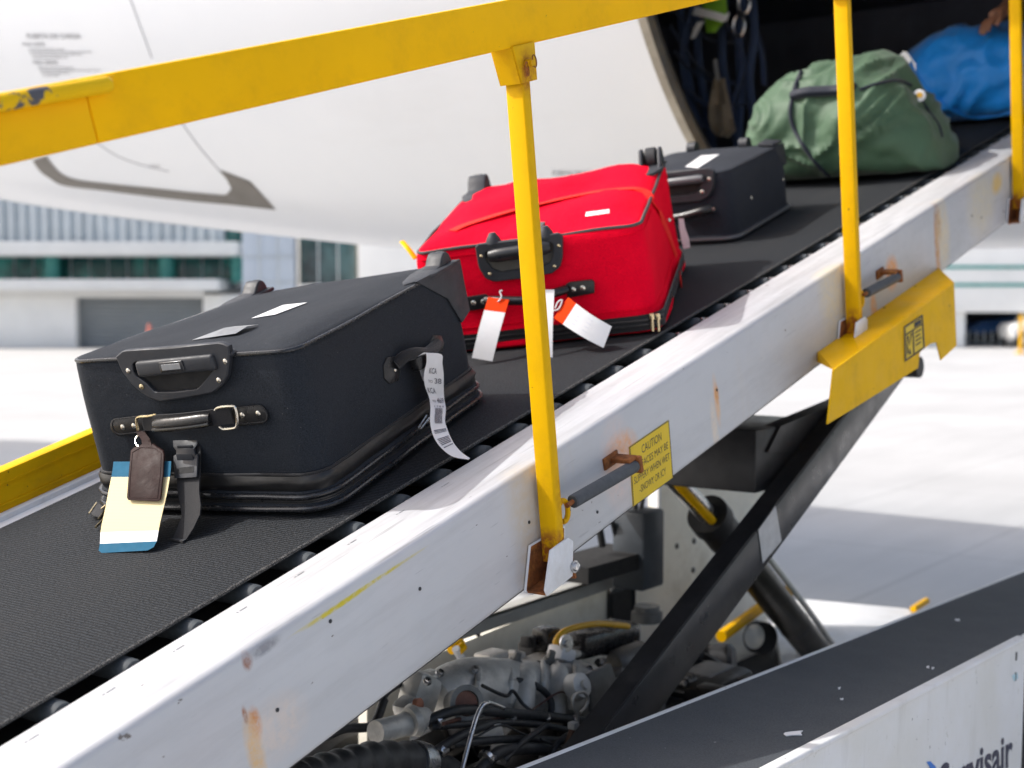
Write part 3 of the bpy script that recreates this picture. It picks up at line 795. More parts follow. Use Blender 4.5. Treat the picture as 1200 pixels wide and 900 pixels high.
q = [Yp(x, y, 1.597) for x, y in ((889, 621), (909, 593), (916, 634), (894, 660))]
mb = MB(); mb.prism(q, (0, .0015, 0)); wpart(mb, 'paper_label', plain('grey_white_label', (.5, .5, .5), .5), arm)
mb = MB(); p = Yp(1068, 430, 1.62); mb.cyl(p + V((0, -.03, 0)), p + V((0, .1, 0)), .035, 20); wpart(mb, 'arm_roller', m_rubber, arm)
p0, p1 = Yp(895, 576, 1.68), Yp(916, 499, 1.68)
mb = MB(); mb.box(((p0.x - .06 + p0.x + .42) / 2 , 2.03, (p0.z + p1.z) / 2), (.46, .70, p1.z - p0.z), bev=.006); cb = wpart(mb, 'cross_beam', m_black)
mb = MB(); mb.prism([Yp(x, y, 1.67) for x, y in ((900, 530), (915, 499.5), (985, 470), (1040, 440), (1040, 470), (960, 530))], (0, .05, 0)); wpart(mb, 'link_plate', m_black, cb)
# hydraulic ram
c0, c1, c2, c3 = [Yp(x, y, 2.05) for x, y in ((770, 540), (830, 604), (852, 632), (985, 800))]
ax = (c3 - c2).normalized()
mb = MB(); mb.cyl(c2 - ax * .02, c3, .056, 24); ram = wpart(mb, 'hydraulic_ram', plain('ram_barrel', (.035, .032, .024), .4, .2, .4, 10, .1, 60))
mb = MB(); mb.lathe(c1 - ax * .01, ax, [(0, .05), (0, .068), (.05, .07), (.055, .062), (.16, .062)], 24); wpart(mb, 'gland', m_rubber, ram)
mb = MB(); mb.cyl(c0, c1, .031, 20); wpart(mb, 'rod', m_steel, ram)
mb = MB(); o_ = V((-.03, -.03, -.01)); mb.cyl(c0 + o_, c1 + o_, .014, 12); wpart(mb, 'rod_reflection', m_yellow_dirty, ram)  # yellow bar standing in for the yellow reflection along the rod
mb = MB(); mb.tube(spline([c2 + V((.07, -.03, .03)), c2.lerp(c3, .5) + V((.075, -.02, .04)), c3 + V((.07, 0, .05))], 8), .011, 8); wpart(mb, 'ram_pipe', m_cream, ram)
mb = MB(); p = c2.lerp(c3, .55); mb.lathe(p, ax, [(0, .0565), (.001, .0575), (.008, .0575), (.009, .0565)], 24); wpart(mb, 'band', m_armside, ram)
# chassis wall behind the engine
YW = 2.4
wl = [Yp(x, y, YW) for x, y in ((430, 800), (672, 700), (768, 668), (768, 560), (900, 520), (900, 760), (800, 900), (430, 990))]
mb = MB(); mb.prism(wl, (0, .03, 0)); cw = wpart(mb, 'chassis_wall', m_cream)
mb = MB()
fa, fb = Yp(520, 738, YW - .05), Yp(746, 664, YW - .05)
mb.prism([fa, fb, fb + V((0, .045, .0)), fa + V((0, .045, .0))], (0, 0, -.008)); fa2, fb2 = fa, fb
mb.prism([fa, fb, fb + V((0, 0, -.045)), fa + V((0, 0, -.045))], (0, .006, 0)); wpart(mb, 'angle_rail', plain('dull_grey_paint', (.36, .36, .34), .5, 0, .15, 8), cw)
mb = MB(); p = Yp(769, 622, YW - .01); mb.box(p + V((0, -.004, 0)), (.016, .02, .36), bev=.002); wpart(mb, 'panel_edge', m_white, cw)
for x, y in ((615, 714), (678, 698), (735, 683), (793, 640), (813, 634), (812, 668), (590, 716), (560, 742), (500, 770)):
    p = Yp(x, y, YW); mb = MB(); mb.lathe(p, (0, -1, 0), [(0, .011), (.003, .011), (.006, .006)], 8); wpart(mb, 'bolt', m_armside, cw)
p = Yp(726, 711, YW); mb = MB(); mb.box(p, (.16, .012, .15), bev=.02, seg=3); ho = wpart(mb, 'access_port', m_rubber, cw)
mb = MB(); mb.box(p + V((0, -.007, 0)), (.12, .004, .11), bev=.0); wpart(mb, 'port_opening', m_darkpan, ho)  # dark plate in place of the shaded hole
mb = MB(); p = Yp(748, 642, 2.25); mb.box(p, (.13, .12, .25), bev=.012); bx = wpart(mb, 'battery_box', plain('blue_grey_plastic', (.045, .055, .068), .5, 0, .2, 12), cw)
for x in (745, 752):
    mb = MB(); mb.tube(spline([Yp(x, 618, 2.25), Yp(x - 1, 600, 2.25), Yp(x + 2, 580, 2.25)], 5), .008, 7); wpart(mb, 'cable', m_rubber, bx)
mb = MB(); mb.tube([Yp(717, 610, 2.3), Yp(730, 664, 2.3)], .008, 7); mb.tube([Yp(700, 606, 2.3), Yp(706, 640, 2.3)], .012, 7); wpart(mb, 'prop_rod', m_rubber, cw)
mb = MB(); mb.box(Yp(709, 654, 2.5), (.17, .05, .045), bev=.006); wpart(mb, 'bright_trim', m_white, cw)
mb = MB(); a, b = Yp(660, 668, 2.3), Yp(740, 652, 2.3); mb.box((a + b) / 2 , (b.x - a.x, .18, .05)); wpart(mb, 'dark_tray', m_darkpan, cw)
mb = MB(); mb.prism([V((2.2, 1.45, .40)), V((5.2, 1.45, .36)), V((5.2, 2.4, .36)), V((2.2, 2.4, .40))], (0, 0, -.06)); wpart(mb, 'chassis_floor', m_darkpan)
dk = [Zp(x, y, .46) for x, y in ((903, 706), (938, 701.5), (1064, 713), (1085, 735), (1000, 800), (920, 800))]
mb = MB(); mb.prism(dk, (0, 0, -.05), .004); wpart(mb, 'rear_deck', m_white)
mb = MB(); a, b = Zp(1070, 714, .48), Zp(1086, 704, .48); mb.tube([a, b], .014, 10); wpart(mb, 'yellow_handle', m_yellow)
mb = MB(); mb.tube([Yp(845, 746, 2.15), Yp(905, 702, 2.2)], .020, 10); mb.tube([Yp(922, 690, 2.2), Yp(925, 697, 2.2)], .016, 8); wpart(mb, 'yellow_handle', m_yellow)
for x in (2.6, 4.6):
    for y in (1.2, 2.55):
        mb = MB(); mb.lathe((x, y - .1, .32), (0, 1, 0), [(0, .18), (.0, .29), (.03, .32), (.19, .32), (.22, .29), (.22, .18)], 28); wh = wpart(mb, 'wheel', m_rubber)
        mb = MB(); mb.lathe((x, y - .102, .32), (0, 1, 0), [(0, .05), (.02, .06), (.03, .17), (.0, .175)], 20); wpart(mb, 'rim', m_white, wh)

# ---- engine
en = None
def ep(mb, name, mat, ang=40):
    return wpart(mb, name, mat, en, ang)
m_alu = plain('cast_aluminium', (.50, .49, .46), .55, .3, .25, 14, .35, 90, ((.06, .055, .05), .75))
m_alud = plain('dark_cast_metal', (.16, .16, .155), .5, .4, .3, 14, .25, 90)
E_ = lambda x, y, Y: Yp(x, y, Y)
mb = MB(); mb.box((2.9, 1.95, .55), (1.1, .45, .22), bev=.03); mb.box((2.6, 1.75, .58), (.5, .14, .16), bev=.02); mb.box((3.4, 1.9, .60), (.3, .3, .2), bev=.03)
rnd = random.Random(5)
for i in range(26):
    c = V((rnd.uniform(2.25, 3.6), rnd.uniform(1.68, 2.15), rnd.uniform(.60, .70))); mb.box(c, (rnd.uniform(.04, .14), rnd.uniform(.04, .1), rnd.uniform(.04, .12)), Matrix.Rotation(rnd.uniform(0, 3), 3, V((rnd.random(), rnd.random(), rnd.random())).normalized()), bev=.008)
en = wpart(mb, 'engine', plain('oily_block', (.012, .0115, .0115), .42, .3, .5, 14, .3, 60))
# intake manifold: humped casting with runners
mb = MB()
P = [E_(508, 822, 1.95), E_(545, 812, 1.95), E_(590, 812, 1.95), E_(630, 814, 1.96), E_(668, 812, 1.97), E_(698, 806, 2.0)]
mb.tube(spline(P, 5), [.05, .060, .068, .073, .077, .080] + [.082] * 16 + [.076, .066, .052, .036], 24)
for x in (560, 598, 636, 674): mb.tube([E_(x, 776, 1.95), E_(x + 1, 786, 1.90), E_(x + 1, 800, 1.872), E_(x, 824, 1.868)], .0075, 8)
for x in (612, 650):
    mb.tube(spline([E_(x, 796, 1.97) + V((0, 0, .01)), E_(x + 4, 790, 1.90) + V((0, 0, .0)), E_(x + 2, 822, 1.86), E_(x, 846, 1.86)], 5), .026, 12)
mb.box(E_(622, 779, 2.02), (.34, .09, .018), bev=.006); mb.box(E_(576, 792, 1.95) , (.10, .07, .07), bev=.02)
im = wpart(mb, 'intake_manifold', m_alu, en, 45)
mb = MB(); c = E_(536, 822, 1.845) + V((-.012, -.03, .004)); ax = V((-.45, -.85, .25)).normalized()
mb.lathe(c, ax, [(-.05, .030), (0, .034), (.006, .040), (.014, .040), (.014, .028), (.006, .027)], 26); fl_ = wpart(mb, 'port_flange', m_alud, en)
mb = MB(); mb.lathe(c, ax, [(.006, .027), (.008, .026)], 22); wpart(mb, 'port_gasket', plain('oxide_red', (.16, .07, .05), .7, 0, .3, 40), en)
mb = MB(); mb.tube([E_(440, 858, 1.86), E_(470, 850, 1.86), E_(482, 846, 1.86)], [.024, .024, .030], 16); mb.lathe(E_(480, 846, 1.85), V((1, -.2, .1)), [(0, .030), (.012, .036), (.024, .030), (.05, .016)], 16); wpart(mb, 'coolant_elbow', m_alu, en)
mb = MB(); mb.box(E_(492, 812, 1.95), (.09, .06, .09), Matrix.Rotation(.5, 3, 'Y'), .02); mb.box(E_(505, 795, 1.97), (.05, .05, .035), bev=.01); mb.box(E_(478, 835, 1.93), (.05, .05, .07), Matrix.Rotation(-.4, 3, 'Y'), .015); wpart(mb, 'thermostat_housing', m_alu, en)
mb = MB(); mb.lathe(E_(487, 826, 1.85), V((.2, -1, .2)), [(0, .014), (.012, .014), (.014, .009)], 12); wpart(mb, 'sensor_plug', plain('copper_plug', (.25, .10, .06), .5, .4), en)
# big ribbed air hose with bright clamp
P = spline([E_(345, 918, 1.72), E_(390, 905, 1.74), E_(440, 893, 1.76), E_(500, 897, 1.78), E_(560, 935, 1.80)], 14)
rs = [.038 + .003 * math.sin(i * 1.25) for i in range(len(P))]
mb = MB(); mb.tube(P, rs, 22); ah = wpart(mb, 'air_hose', m_rubber, en, 60)
k = int(len(P) * .70); mb = MB(); mb.tube([P[k - 1], P[k], P[k + 1], P[k + 2]], [.0428, .0438, .0438, .0428], 26); wpart(mb, 'hose_clamp', m_steel, en)
# hoses and cables
def hose(pts, r, mat=m_rubber, name='hose'):
    mb = MB(); mb.tube(spline([E_(*p) for p in pts], 8), r, 10); return ep(mb, name, mat)
hose([(500, 845, 1.83), (540, 832, 1.80), (600, 836, 1.80), (660, 842, 1.82), (720, 850, 1.84)], .0115)
hose([(505, 852, 1.82), (560, 848, 1.79), (620, 848, 1.8), (700, 862, 1.8)], .008)
hose([(592, 796, 1.9), (625, 802, 1.86), (645, 820, 1.84), (640, 845, 1.82), (600, 838, 1.8)], .0085)
hose([(508, 882, 1.76), (540, 862, 1.76), (575, 848, 1.77)], .010)
hose([(560, 905, 1.74), (590, 880, 1.74), (650, 880, 1.76), (700, 900, 1.78)], .014)
hose([(530, 872, 1.77), (600, 866, 1.77), (660, 868, 1.78)], .009)
hose([(590, 892, 1.73), (612, 870, 1.74), (640, 850, 1.76)], .007)
hose([(350, 880, 1.9), (400, 855, 1.92), (436, 850, 1.93), (450, 820, 1.95)], .010)
hose([(440, 845, 1.95), (452, 815, 1.97), (470, 802, 1.98), (482, 800, 1.99)], .006)
hose([(640, 905, 1.72), (655, 870, 1.73), (690, 850, 1.76)], .008)
hose([(655, 775, 2.04), (700, 762, 2.04), (735, 770, 2.04), (760, 790, 2.02)], .014)
hose([(700, 775, 2.0), (720, 800, 1.98), (715, 835, 1.95)], .010)
hose([(541, 905, 1.70), (552, 862, 1.71), (562, 832, 1.72), (572, 824, 1.72), (590, 830, 1.74)], .0048, m_steel, 'dipstick_tube')
hose([(672, 880, 1.70), (676, 852, 1.71), (677, 838, 1.71), (671, 826, 1.71), (673, 815, 1.71), (683, 811, 1.71), (689, 818, 1.71), (687, 828, 1.71), (680, 835, 1.71)], .0038, plain('dull_zinc', (.38, .36, .33), .45, .7, .1, 40), 'dipstick')
mb = MB(); mb.box(E_(672, 850, 1.705), (.022, .02, .016), bev=.003); ep(mb, 'dipstick_collar', m_alu)
mb = MB(); mb.cyl(E_(671, 855, 1.71), E_(662, 880, 1.72), .008, 10); ep(mb, 'dipstick_guide', plain('brown_metal', (.11, .06, .04), .5, .4), 40)
mb = MB(); mb.lathe(E_(672, 806, 1.80), V((-.1, -.9, .4)), [(0, .034), (.03, .030), (.035, .012), (.045, .012)], 16); mb.box(E_(676, 812, 1.82), (.06, .03, .08), bev=.014); ep(mb, 'pump_cover', m_alu)
hose([(650, 766, 2.0), (653, 748, 2.0), (668, 737, 2.0), (700, 731, 2.0), (736, 734, 2.0)], .0085, plain('yellow_cable', (.75, .42, .02), .4, 0, .1, 30), 'yellow_cable')
mb = MB(); mb.box(E_(658, 766, 1.98), (.07, .05, .035), Matrix.Rotation(.4, 3, 'Y'), .008); ep(mb, 'mount_bracket', m_white)
mb = MB(); mb.lathe(E_(663, 754, 1.96), V((-.2, -1, .15)), [(0, .023), (.004, .023), (.0041, .010), (.012, .009)], 18); ep(mb, 'washer', m_steel)
mb = MB(); mb.box(E_(700, 748, 2.08), (.30, .12, .07), Matrix.Rotation(.06, 3, 'Y'), .02); mb.box(E_(640, 748, 2.05), (.06, .06, .06), bev=.01); ep(mb, 'filter_housing', plain('gloss_black_plastic', (.014, .014, .016), .25))
mb = MB(); mb.lathe(E_(758, 728, 2.2), V((0, 0, 1)), [(0, .05), (.03, .05), (.035, .04), (.05, .04)], 18); ep(mb, 'filler_cap', m_alud)
for x, y, r, l, ax, mt, nm in ((738, 772, .040, .12, (1, -.25, .1), m_alud, 'canister'), (795, 765, .05, .14, (1, -.2, .0), m_rubber, 'canister'), (838, 775, .055, .12, (.3, -1, .1), m_black, 'pulley_cover'), (716, 792, .022, .08, (.2, -1, .3), m_alud, 'solenoid')):
    mb = MB(); mb.lathe(E_(x, y, 1.98), V(ax), [(-l / 2, r * .8), (-l / 2 + .012, r), (l / 2 - .012, r), (l / 2, r * .75)], 20); ep(mb, nm, mt)
mb = MB(); c = E_(800, 812, 1.86); mb.lathe(c, (0, -1, .1), [(-.05, .05), (.03, .055), (.04, .04)], 24)
for i in range(18):
    q = 2 * math.pi * i / 18; mb.box(c + V((.052 * math.cos(q), -.01, .052 * math.sin(q))), (.006, .05, .016), Matrix.Rotation(-q + math.pi / 2, 3, 'Y'))
ep(mb, 'alternator', m_alud)
mb = MB(); m_cov = plain('grey_cover', (.13, .135, .14), .5, .2, .2, 12)
mb.box(E_(745, 820, 1.85), (.16, .10, .12), bev=.012); ep(mb, 'side_cover', m_cov)
mb = MB(); mb.box(E_(830, 800, 1.85), (.16, .10, .09), bev=.012); ep(mb, 'side_cover', m_cov)
mb = MB(); mb.lathe(E_(886, 746, 2.2), V((-.5, -1, .1)), [(0, .058), (.05, .058), (.052, .046), (.05, .0)], 24); ep(mb, 'lamp_shell', m_rubber)
mb = MB(); mb.lathe(E_(884, 746, 2.13), V((-.5, -1, .1)), [(0, .044), (.012, .03), (.016, .0)], 20); ep(mb, 'lamp_lens', m_cream)
hose([(534, 760, 2.1), (541, 772, 2.1), (548, 782, 2.1)], .010, m_white, 'cable_end')
mb = MB(); mb.tube([E_(528, 762, 2.12), E_(541, 753, 2.12)], .012, 10); mb.tube([E_(536, 764, 2.1), E_(543, 757, 2.1)], .012, 10); ep(mb, 'yellow_cap', m_yellow)
mb = MB(); mb.box(E_(576, 770, 2.1), (.08, .06, .03), bev=.008); mb.box(E_(604, 772, 2.08), (.03, .05, .04), bev=.006); ep(mb, 'valve_bracket', m_alu)

# bolts, clamps, wires and small fittings that make up the clutter
rnd = random.Random(21)
for x, y, Y in ((556, 786, 1.93), (580, 783, 1.95), (604, 781, 1.97), (630, 780, 1.98), (655, 779, 1.99), (562, 838, 1.83), (600, 842, 1.83), (640, 842, 1.84), (672, 842, 1.85), (500, 800, 1.93), (515, 790, 1.94), (690, 785, 1.96), (706, 776, 1.97), (740, 808, 1.80), (762, 800, 1.80), (735, 828, 1.80)):
    mb = MB(); c = E_(x, y, Y - .03); mb.lathe(c, (-.2, -.5, .85), [(0, .010), (.007, .010), (.0075, .007), (.012, .0065)], 6); ep(mb, 'bolt', m_steel if rnd.random() < .6 else m_alud)
for x, y, Y, r, ax in ((512, 846, 1.82, .015, (1, -.2, .2)), (700, 848, 1.84, .014, (1, 0, -.1)), (596, 797, 1.89, .012, (.6, -.6, .2)), (516, 880, 1.76, .013, (1, -.2, .3)), (660, 776, 2.03, .017, (1, 0, .1)), (570, 888, 1.74, .017, (.9, 0, .4))):
    mb = MB(); a = V(ax).normalized(); mb.lathe(E_(x, y, Y), a, [(-.005, r), (-.005, r + .0015), (.005, r + .0015), (.005, r)], 18); mb.box(E_(x, y, Y) + V((0, -r - .003, .004)), (.012, .008, .008), bev=.001); ep(mb, 'hose_clip', m_steel)
m_wire = [m_rubber, plain('brown_wire', (.08, .03, .02), .5), plain('grey_wire', (.16, .16, .16), .5), m_rubber, m_rubber, m_rubber]
for i in range(7):
    x, y = rnd.uniform(500, 780), rnd.uniform(800, 880); Y = rnd.uniform(1.72, 1.84); P = [(x, y, Y)]
    for k in range(4):
        x += rnd.uniform(8, 34); y += rnd.uniform(-16, 16); Y += rnd.uniform(-.03, .03); P.append((x, y, Y))
    hose(P, rnd.uniform(.0022, .0045), rnd.choice(m_wire), 'wire')
mb = MB(); mb.prism([E_(x, y, 1.80) for x, y in ((690, 790), (716, 778), (724, 800), (712, 838), (694, 836))], (0, .012, 0), .002); ep(mb, 'cover_plate', m_alud)
mb = MB(); mb.prism([E_(x, y, 1.78) for x, y in ((560, 852), (588, 848), (592, 866), (575, 874), (558, 868))], (0, .01, 0), .002); ep(mb, 'cover_plate', m_alu)
mb = MB(); mb.box(E_(628, 760, 2.1), (.10, .05, .05), bev=.006)
for k in range(5): mb.box(E_(616 + k * 6, 752, 2.07), (.012, .03, .03), bev=.003)
ep(mb, 'fuse_box', m_rubber)
for x, y in ((600, 786), (640, 784)):
    mb = MB(); c = E_(x, y, 1.95); mb.lathe(c, (.1, -.3, .9), [(0, .016), (.03, .016), (.032, .011), (.05, .009)], 14); ep(mb, 'injector', m_alud)
# ---- fender box with grip sheet and company lettering
f0 = Yp(840, 810, 1.4); pf = math.radians(-2.43)
FD = Matrix.Translation(f0) @ Matrix.Rotation(-pf, 4, 'Y')
FDI = FD.inverted()
def Fz(x, y, z=0.0): return FDI @ hit(x, y, FD @ V((0, 0, z)), FD.to_3x3() @ V((0, 0, 1)))
def Fy(x, y, yy): return FDI @ hit(x, y, FD @ V((0, yy, 0)), V((0, 1, 0)))
yn = Fz(1040, 832)[1]
xe = Fy(1198, 800, yn)[0]
x0 = -.85
def fender_paint():
    b = NB('chipped_white_paint')
    c = b.mix(b.ramp(b.noise(4, 5), .35, .65), (.70, .69, .66), (.76, .76, .77))
    c = b.mix(b.ramp(b.noise(18, 5, .7, (1, 1, .12)), .55, .8, 0, .45), c, (.42, .40, .36))
    c = b.mix(b.ramp(b.noise(26, 6, .7), .64, .67, 0, .8), c, (.55, .54, .50))
    c = b.mix(b.ramp(b.noise(50, 4, .6), .70, .72), c, (.12, .11, .11))
    return b.out(c, .5, 0, b.bump(b.noise(26, 6, .7), .15, .002))
m_fend = fender_paint()
mb = MB(); mb.prism([(x0, 0, -.003), (x0, yn, -.003), (x0, yn, -.55), (x0, 0, -.55)], (xe - x0, 0, 0), .006, 3)
mb.box(((x0 + xe) / 2, yn + .006, .0), (xe - x0, .028, .012), bev=.005, seg=3)
mb.box(((x0 + xe + 2.4) / 2, -.006, .0), (xe - x0 + 2.4, .014, .008), bev=.002)
fe = mb.build('fender', m_fend, ld, FD)
mb = MB(); mb.prism([(xe + .004, 0, -.003), (xe + .004, yn + .004, -.003), (xe + .004, yn + .004, -.55), (xe + .004, 0, -.55)], (.03, 0, 0), .003); mb.box((xe + 1.22, -.17 + (yn + .34) / 2, -.006), (2.36, -yn - .03, .012)); mb.build('rear_step', m_fend, fe, FD)
mb = MB(); mb.box((xe + 1.22, yn / 2, -.3), (2.3, -yn - .08, .5)); mb.build('step_recess', m_darkpan, fe, FD)
def grip_mat():
    b = NB('grip_sheet')
    f = b.noise(260, 3, .8)
    c = b.mix(b.ramp(f, .35, .7), (.036, .041, .048), (.080, .088, .098))
    c = b.mix(b.ramp(b.noise(7, 5, .6), .4, .75, 0, .45), c, (.085, .09, .096))
    c = b.mix(b.ramp(b.noise(70, 4, .6), .735, .75), c, (.45, .45, .45))
    return b.out(c, .8, 0, b.bump(f, .6, .002))
mb = MB(); rws = []
rnd = random.Random(11)
mb.box(((x0 + xe + 2.4) / 2, (yn + .018 - .013) / 2, .0), (xe + 2.4 - x0, -(yn + .018) - .013, .006)); mb.build('grip_sheet', grip_mat(), fe, FD)
yy = yn - .0012
mp = quadmap(Fy(1101, 897, yy), Fy(1187, 856, yy), Fy(1101, 943, yy), Fy(1187, 897, yy))
mb = MB(); add_text(mb, 'Servisair', mp, .022); mb.build('company_lettering', m_navyink, fe, FD, norm=False)
mb = MB(); mb.prism([Fy(x, y, yy) for x, y in ((1086, 893), (1090, 892), (1096, 898), (1099, 906), (1097, 915), (1092, 922), (1093, 910), (1090, 900))], (0, -.0008, 0)); mb.build('company_emblem', m_blueink, fe, FD)
for x, y in ((1191, 769), (1190, 793)):
    mb = MB(); mb.box(Fy(x, y, yn - .0005), (.010, .003, .022), bev=.001); mb.build('latch_mark', m_armside, fe, FD)
mb = MB(); mb.prism([Fy(x, y, yy) for x, y in ((1186, 792), (1192, 788), (1193, 795), (1188, 798))], (0, -.0005, 0)); mb.build('pale_blue_mark', plain('pale_blue', (.45, .66, .74), .5), fe, FD)

# ================================================================ LUGGAGE
from mathutils.bvhtree import BVHTree
def bvh(o):
    me = o.data; return BVHTree.FromPolygons([WM[o] @ v.co for v in me.vertices], [tuple(p.vertices) for p in me.polygons])
def onbag(tree, x, y, off=.004):
    r = ray(x, y); h, n, i, d = tree.ray_cast(CAM, r)
    return None if h is None else h - r * off
class Case:
    def __init__(c, s0, t0, yw):
        e1, e2 = V((math.sin(yw), -math.cos(yw), 0)), V((math.cos(yw), math.sin(yw), 0))
        c.M = BOOM @ Matrix.Translation((s0, t0, .0015)) @ Matrix((e1, e2, V((0, 0, 1)))).transposed().to_4x4()
        c.I = c.M.inverted(); R = c.M.to_3x3(); c.ex, c.ey, c.ez = R @ V((1, 0, 0)), R @ V((0, 1, 0)), R @ V((0, 0, 1))
    def F(c, x, y, d=0.0): return c.I @ hit(x, y, c.M @ V((0, d, 0)), c.ey)      # plane parallel to the front face
    def R(c, x, y, d): return c.I @ hit(x, y, c.M @ V((d, 0, 0)), c.ex)          # plane parallel to the right face
    def Z(c, x, y, d): return c.I @ hit(x, y, c.M @ V((0, 0, d)), c.ez)
    def H(c, x, y, p, q):                                                        # plane through p and q (local), level with the front face
        n = (V(q) - V(p)).cross(V((1, 0, 0))).normalized()
        return c.I @ hit(x, y, c.M @ V(p), (c.M.to_3x3() @ n).normalized())
def rrect(w, l, r, off, nc=8, ne=12):
    pts = []; r2 = max(.004, r + off)
    cs = [((w - r), (l - r), 0), (r, (l - r), 90), (r, r, 180), ((w - r), r, 270)]
    for k, (cx, cy, a0) in enumerate(cs):
        arc = [V((cx + r2 * math.cos(math.radians(a0 + 90 * i / nc)), cy + r2 * math.sin(math.radians(a0 + 90 * i / nc)), 0)) for i in range(nc + 1)]
        pts += arc
        nx_ = cs[(k + 1) % 4]; a1 = math.radians(nx_[2]); nxt = V((nx_[0] + r2 * math.cos(a1), nx_[1] + r2 * math.sin(a1), 0))
        pts += [arc[-1].lerp(nxt, j / ne) for j in range(1, ne)]
    return pts
WARP = [0.0, 0.0]
def warp(p, w, l, h=.3):
    f = min(1, max(0, 1 - p.x / w)) * min(1, max(0, p.y / l)) * max(0, min(1.1, p.z / h)) ** 1.5
    return V((p.x, p.y, p.z - WARP[0] * f + WARP[1] * min(1, max(0, p.y / l)) * max(0, min(1.1, p.z / h)) ** 1.5))
def case_body(w, l, r, rings, bulge, amp=.002, fr=6, seed=0):
    mb = MB(); G = []
    for off, z in rings:
        ring = []
        P = rrect(w, l, r, off)
        for p in P:
            q = p + V((0, 0, z)); d = noise.noise(V((q.x * fr, q.y * fr, q.z * fr * 1.6 + seed))) * amp
            n = (p - V((w / 2, l / 2, 0))).normalized(); ring.append(mb.bm.verts.new(q + n * d))
        G.append(ring)
    zl = rings[-1][1]; base = [v.co.copy() for v in G[-1]]; cc = V((w / 2, l / 2, 0))
    for f in (.97, .93, .88, .8, .7, .58, .45, .3, .15):
        ring = []
        for b in base:
            p = cc + (V((b.x, b.y, 0)) - cc) * f
            z = zl + bulge * (1 - f ** 5) + amp * 1.6 * noise.noise(V((p.x * 9, p.y * 5, seed + 3.3))) * min(1, (1 - f) * 8)
            ring.append(mb.bm.verts.new(V((p.x, p.y, z))))
        G.append(ring)
    n = len(base)
    for A, B in zip(G, G[1:]):
        for j in range(n): mb._f([A[j], A[(j + 1) % n], B[(j + 1) % n], B[j]])
    mb._f(G[0][::-1]); mb._f(G[-1])
    for v in mb.bm.verts: v.co = warp(v.co, w, l)
    return mb
def loop_tube(w, l, r, off, z, rad, n=8, wob=0.0, seed=0):
    mb = MB(); P = rrect(w, l, r, off)
    mb.tube([warp(p + V((0, 0, z + wob * noise.noise(V((p.x * 7, p.y * 7, seed))))), w, l) for p in P], rad, n, True); return mb
def resample(poly, n):
    poly = [V(p) for p in poly]; c = sum(poly, V((0, 0, 0))) / len(poly)
    L = [(a - b).length for a, b in zip(poly, poly[1:] + poly[:1])]; tot = sum(L); out = []
    for i in range(n):
        d = tot * i / n; k = 0
        while d > L[k] and k < len(L) - 1: d -= L[k]; k += 1
        out.append(poly[k].lerp(poly[(k + 1) % len(poly)], d / L[k] if L[k] else 0))
    return out
def ring_plate(mb, outer, inner, y0, y1, n=64, rnd_=.003):
    o = resample(outer, n); i_ = resample(inner, n)
    k = min(range(n), key=lambda q: sum((i_[(q + j) % n] - o[j]).length_squared for j in range(0, n, 4)))
    i_ = i_[k:] + i_[:k]
    def at(P, y): return [mb.bm.verts.new(V((p.x, y, p.z))) for p in P]
    oc = sum(o, V((0, 0, 0))) / n
    o2 = [p + (oc - p).normalized() * rnd_ for p in o]; i2 = [p - (oc - p).normalized() * rnd_ * .6 for p in i_]
    R = [at(o, y0), at(o, y1 + rnd_ * .7), at(o2, y1), at(i2, y1), at(i_, y1 + rnd_ * .5), at(i_, y0 + .001)]
    for A, B in zip(R, R[1:]):
        for j in range(n): mb._f([A[j], A[(j + 1) % n], B[(j + 1) % n], B[j]])
def stadium(a, b, r, n=8):
    a, b = V(a), V(b); d = (b - a).normalized(); up = d.cross(V((0, 1, 0))).normalized() if abs(d.y) < .9 else V((0, 0, 1)); out = []
    for c, s in ((b, 1), (a, -1)):
        for i in range(n + 1):
            q = math.radians(90 - 180 * i / n); out.append(c + s * (d * math.cos(q) + up * math.sin(q)) * r)
    return out
def rivet(par, p, axis, M, r=.0045, mat=None):
    mb = MB(); mb.lathe(p, axis, [(0, r), (.0012, r), (.0026, r * .6), (.003, r * .1)], 14); return mb.build('rivet', mat or m_nickel, par, M)
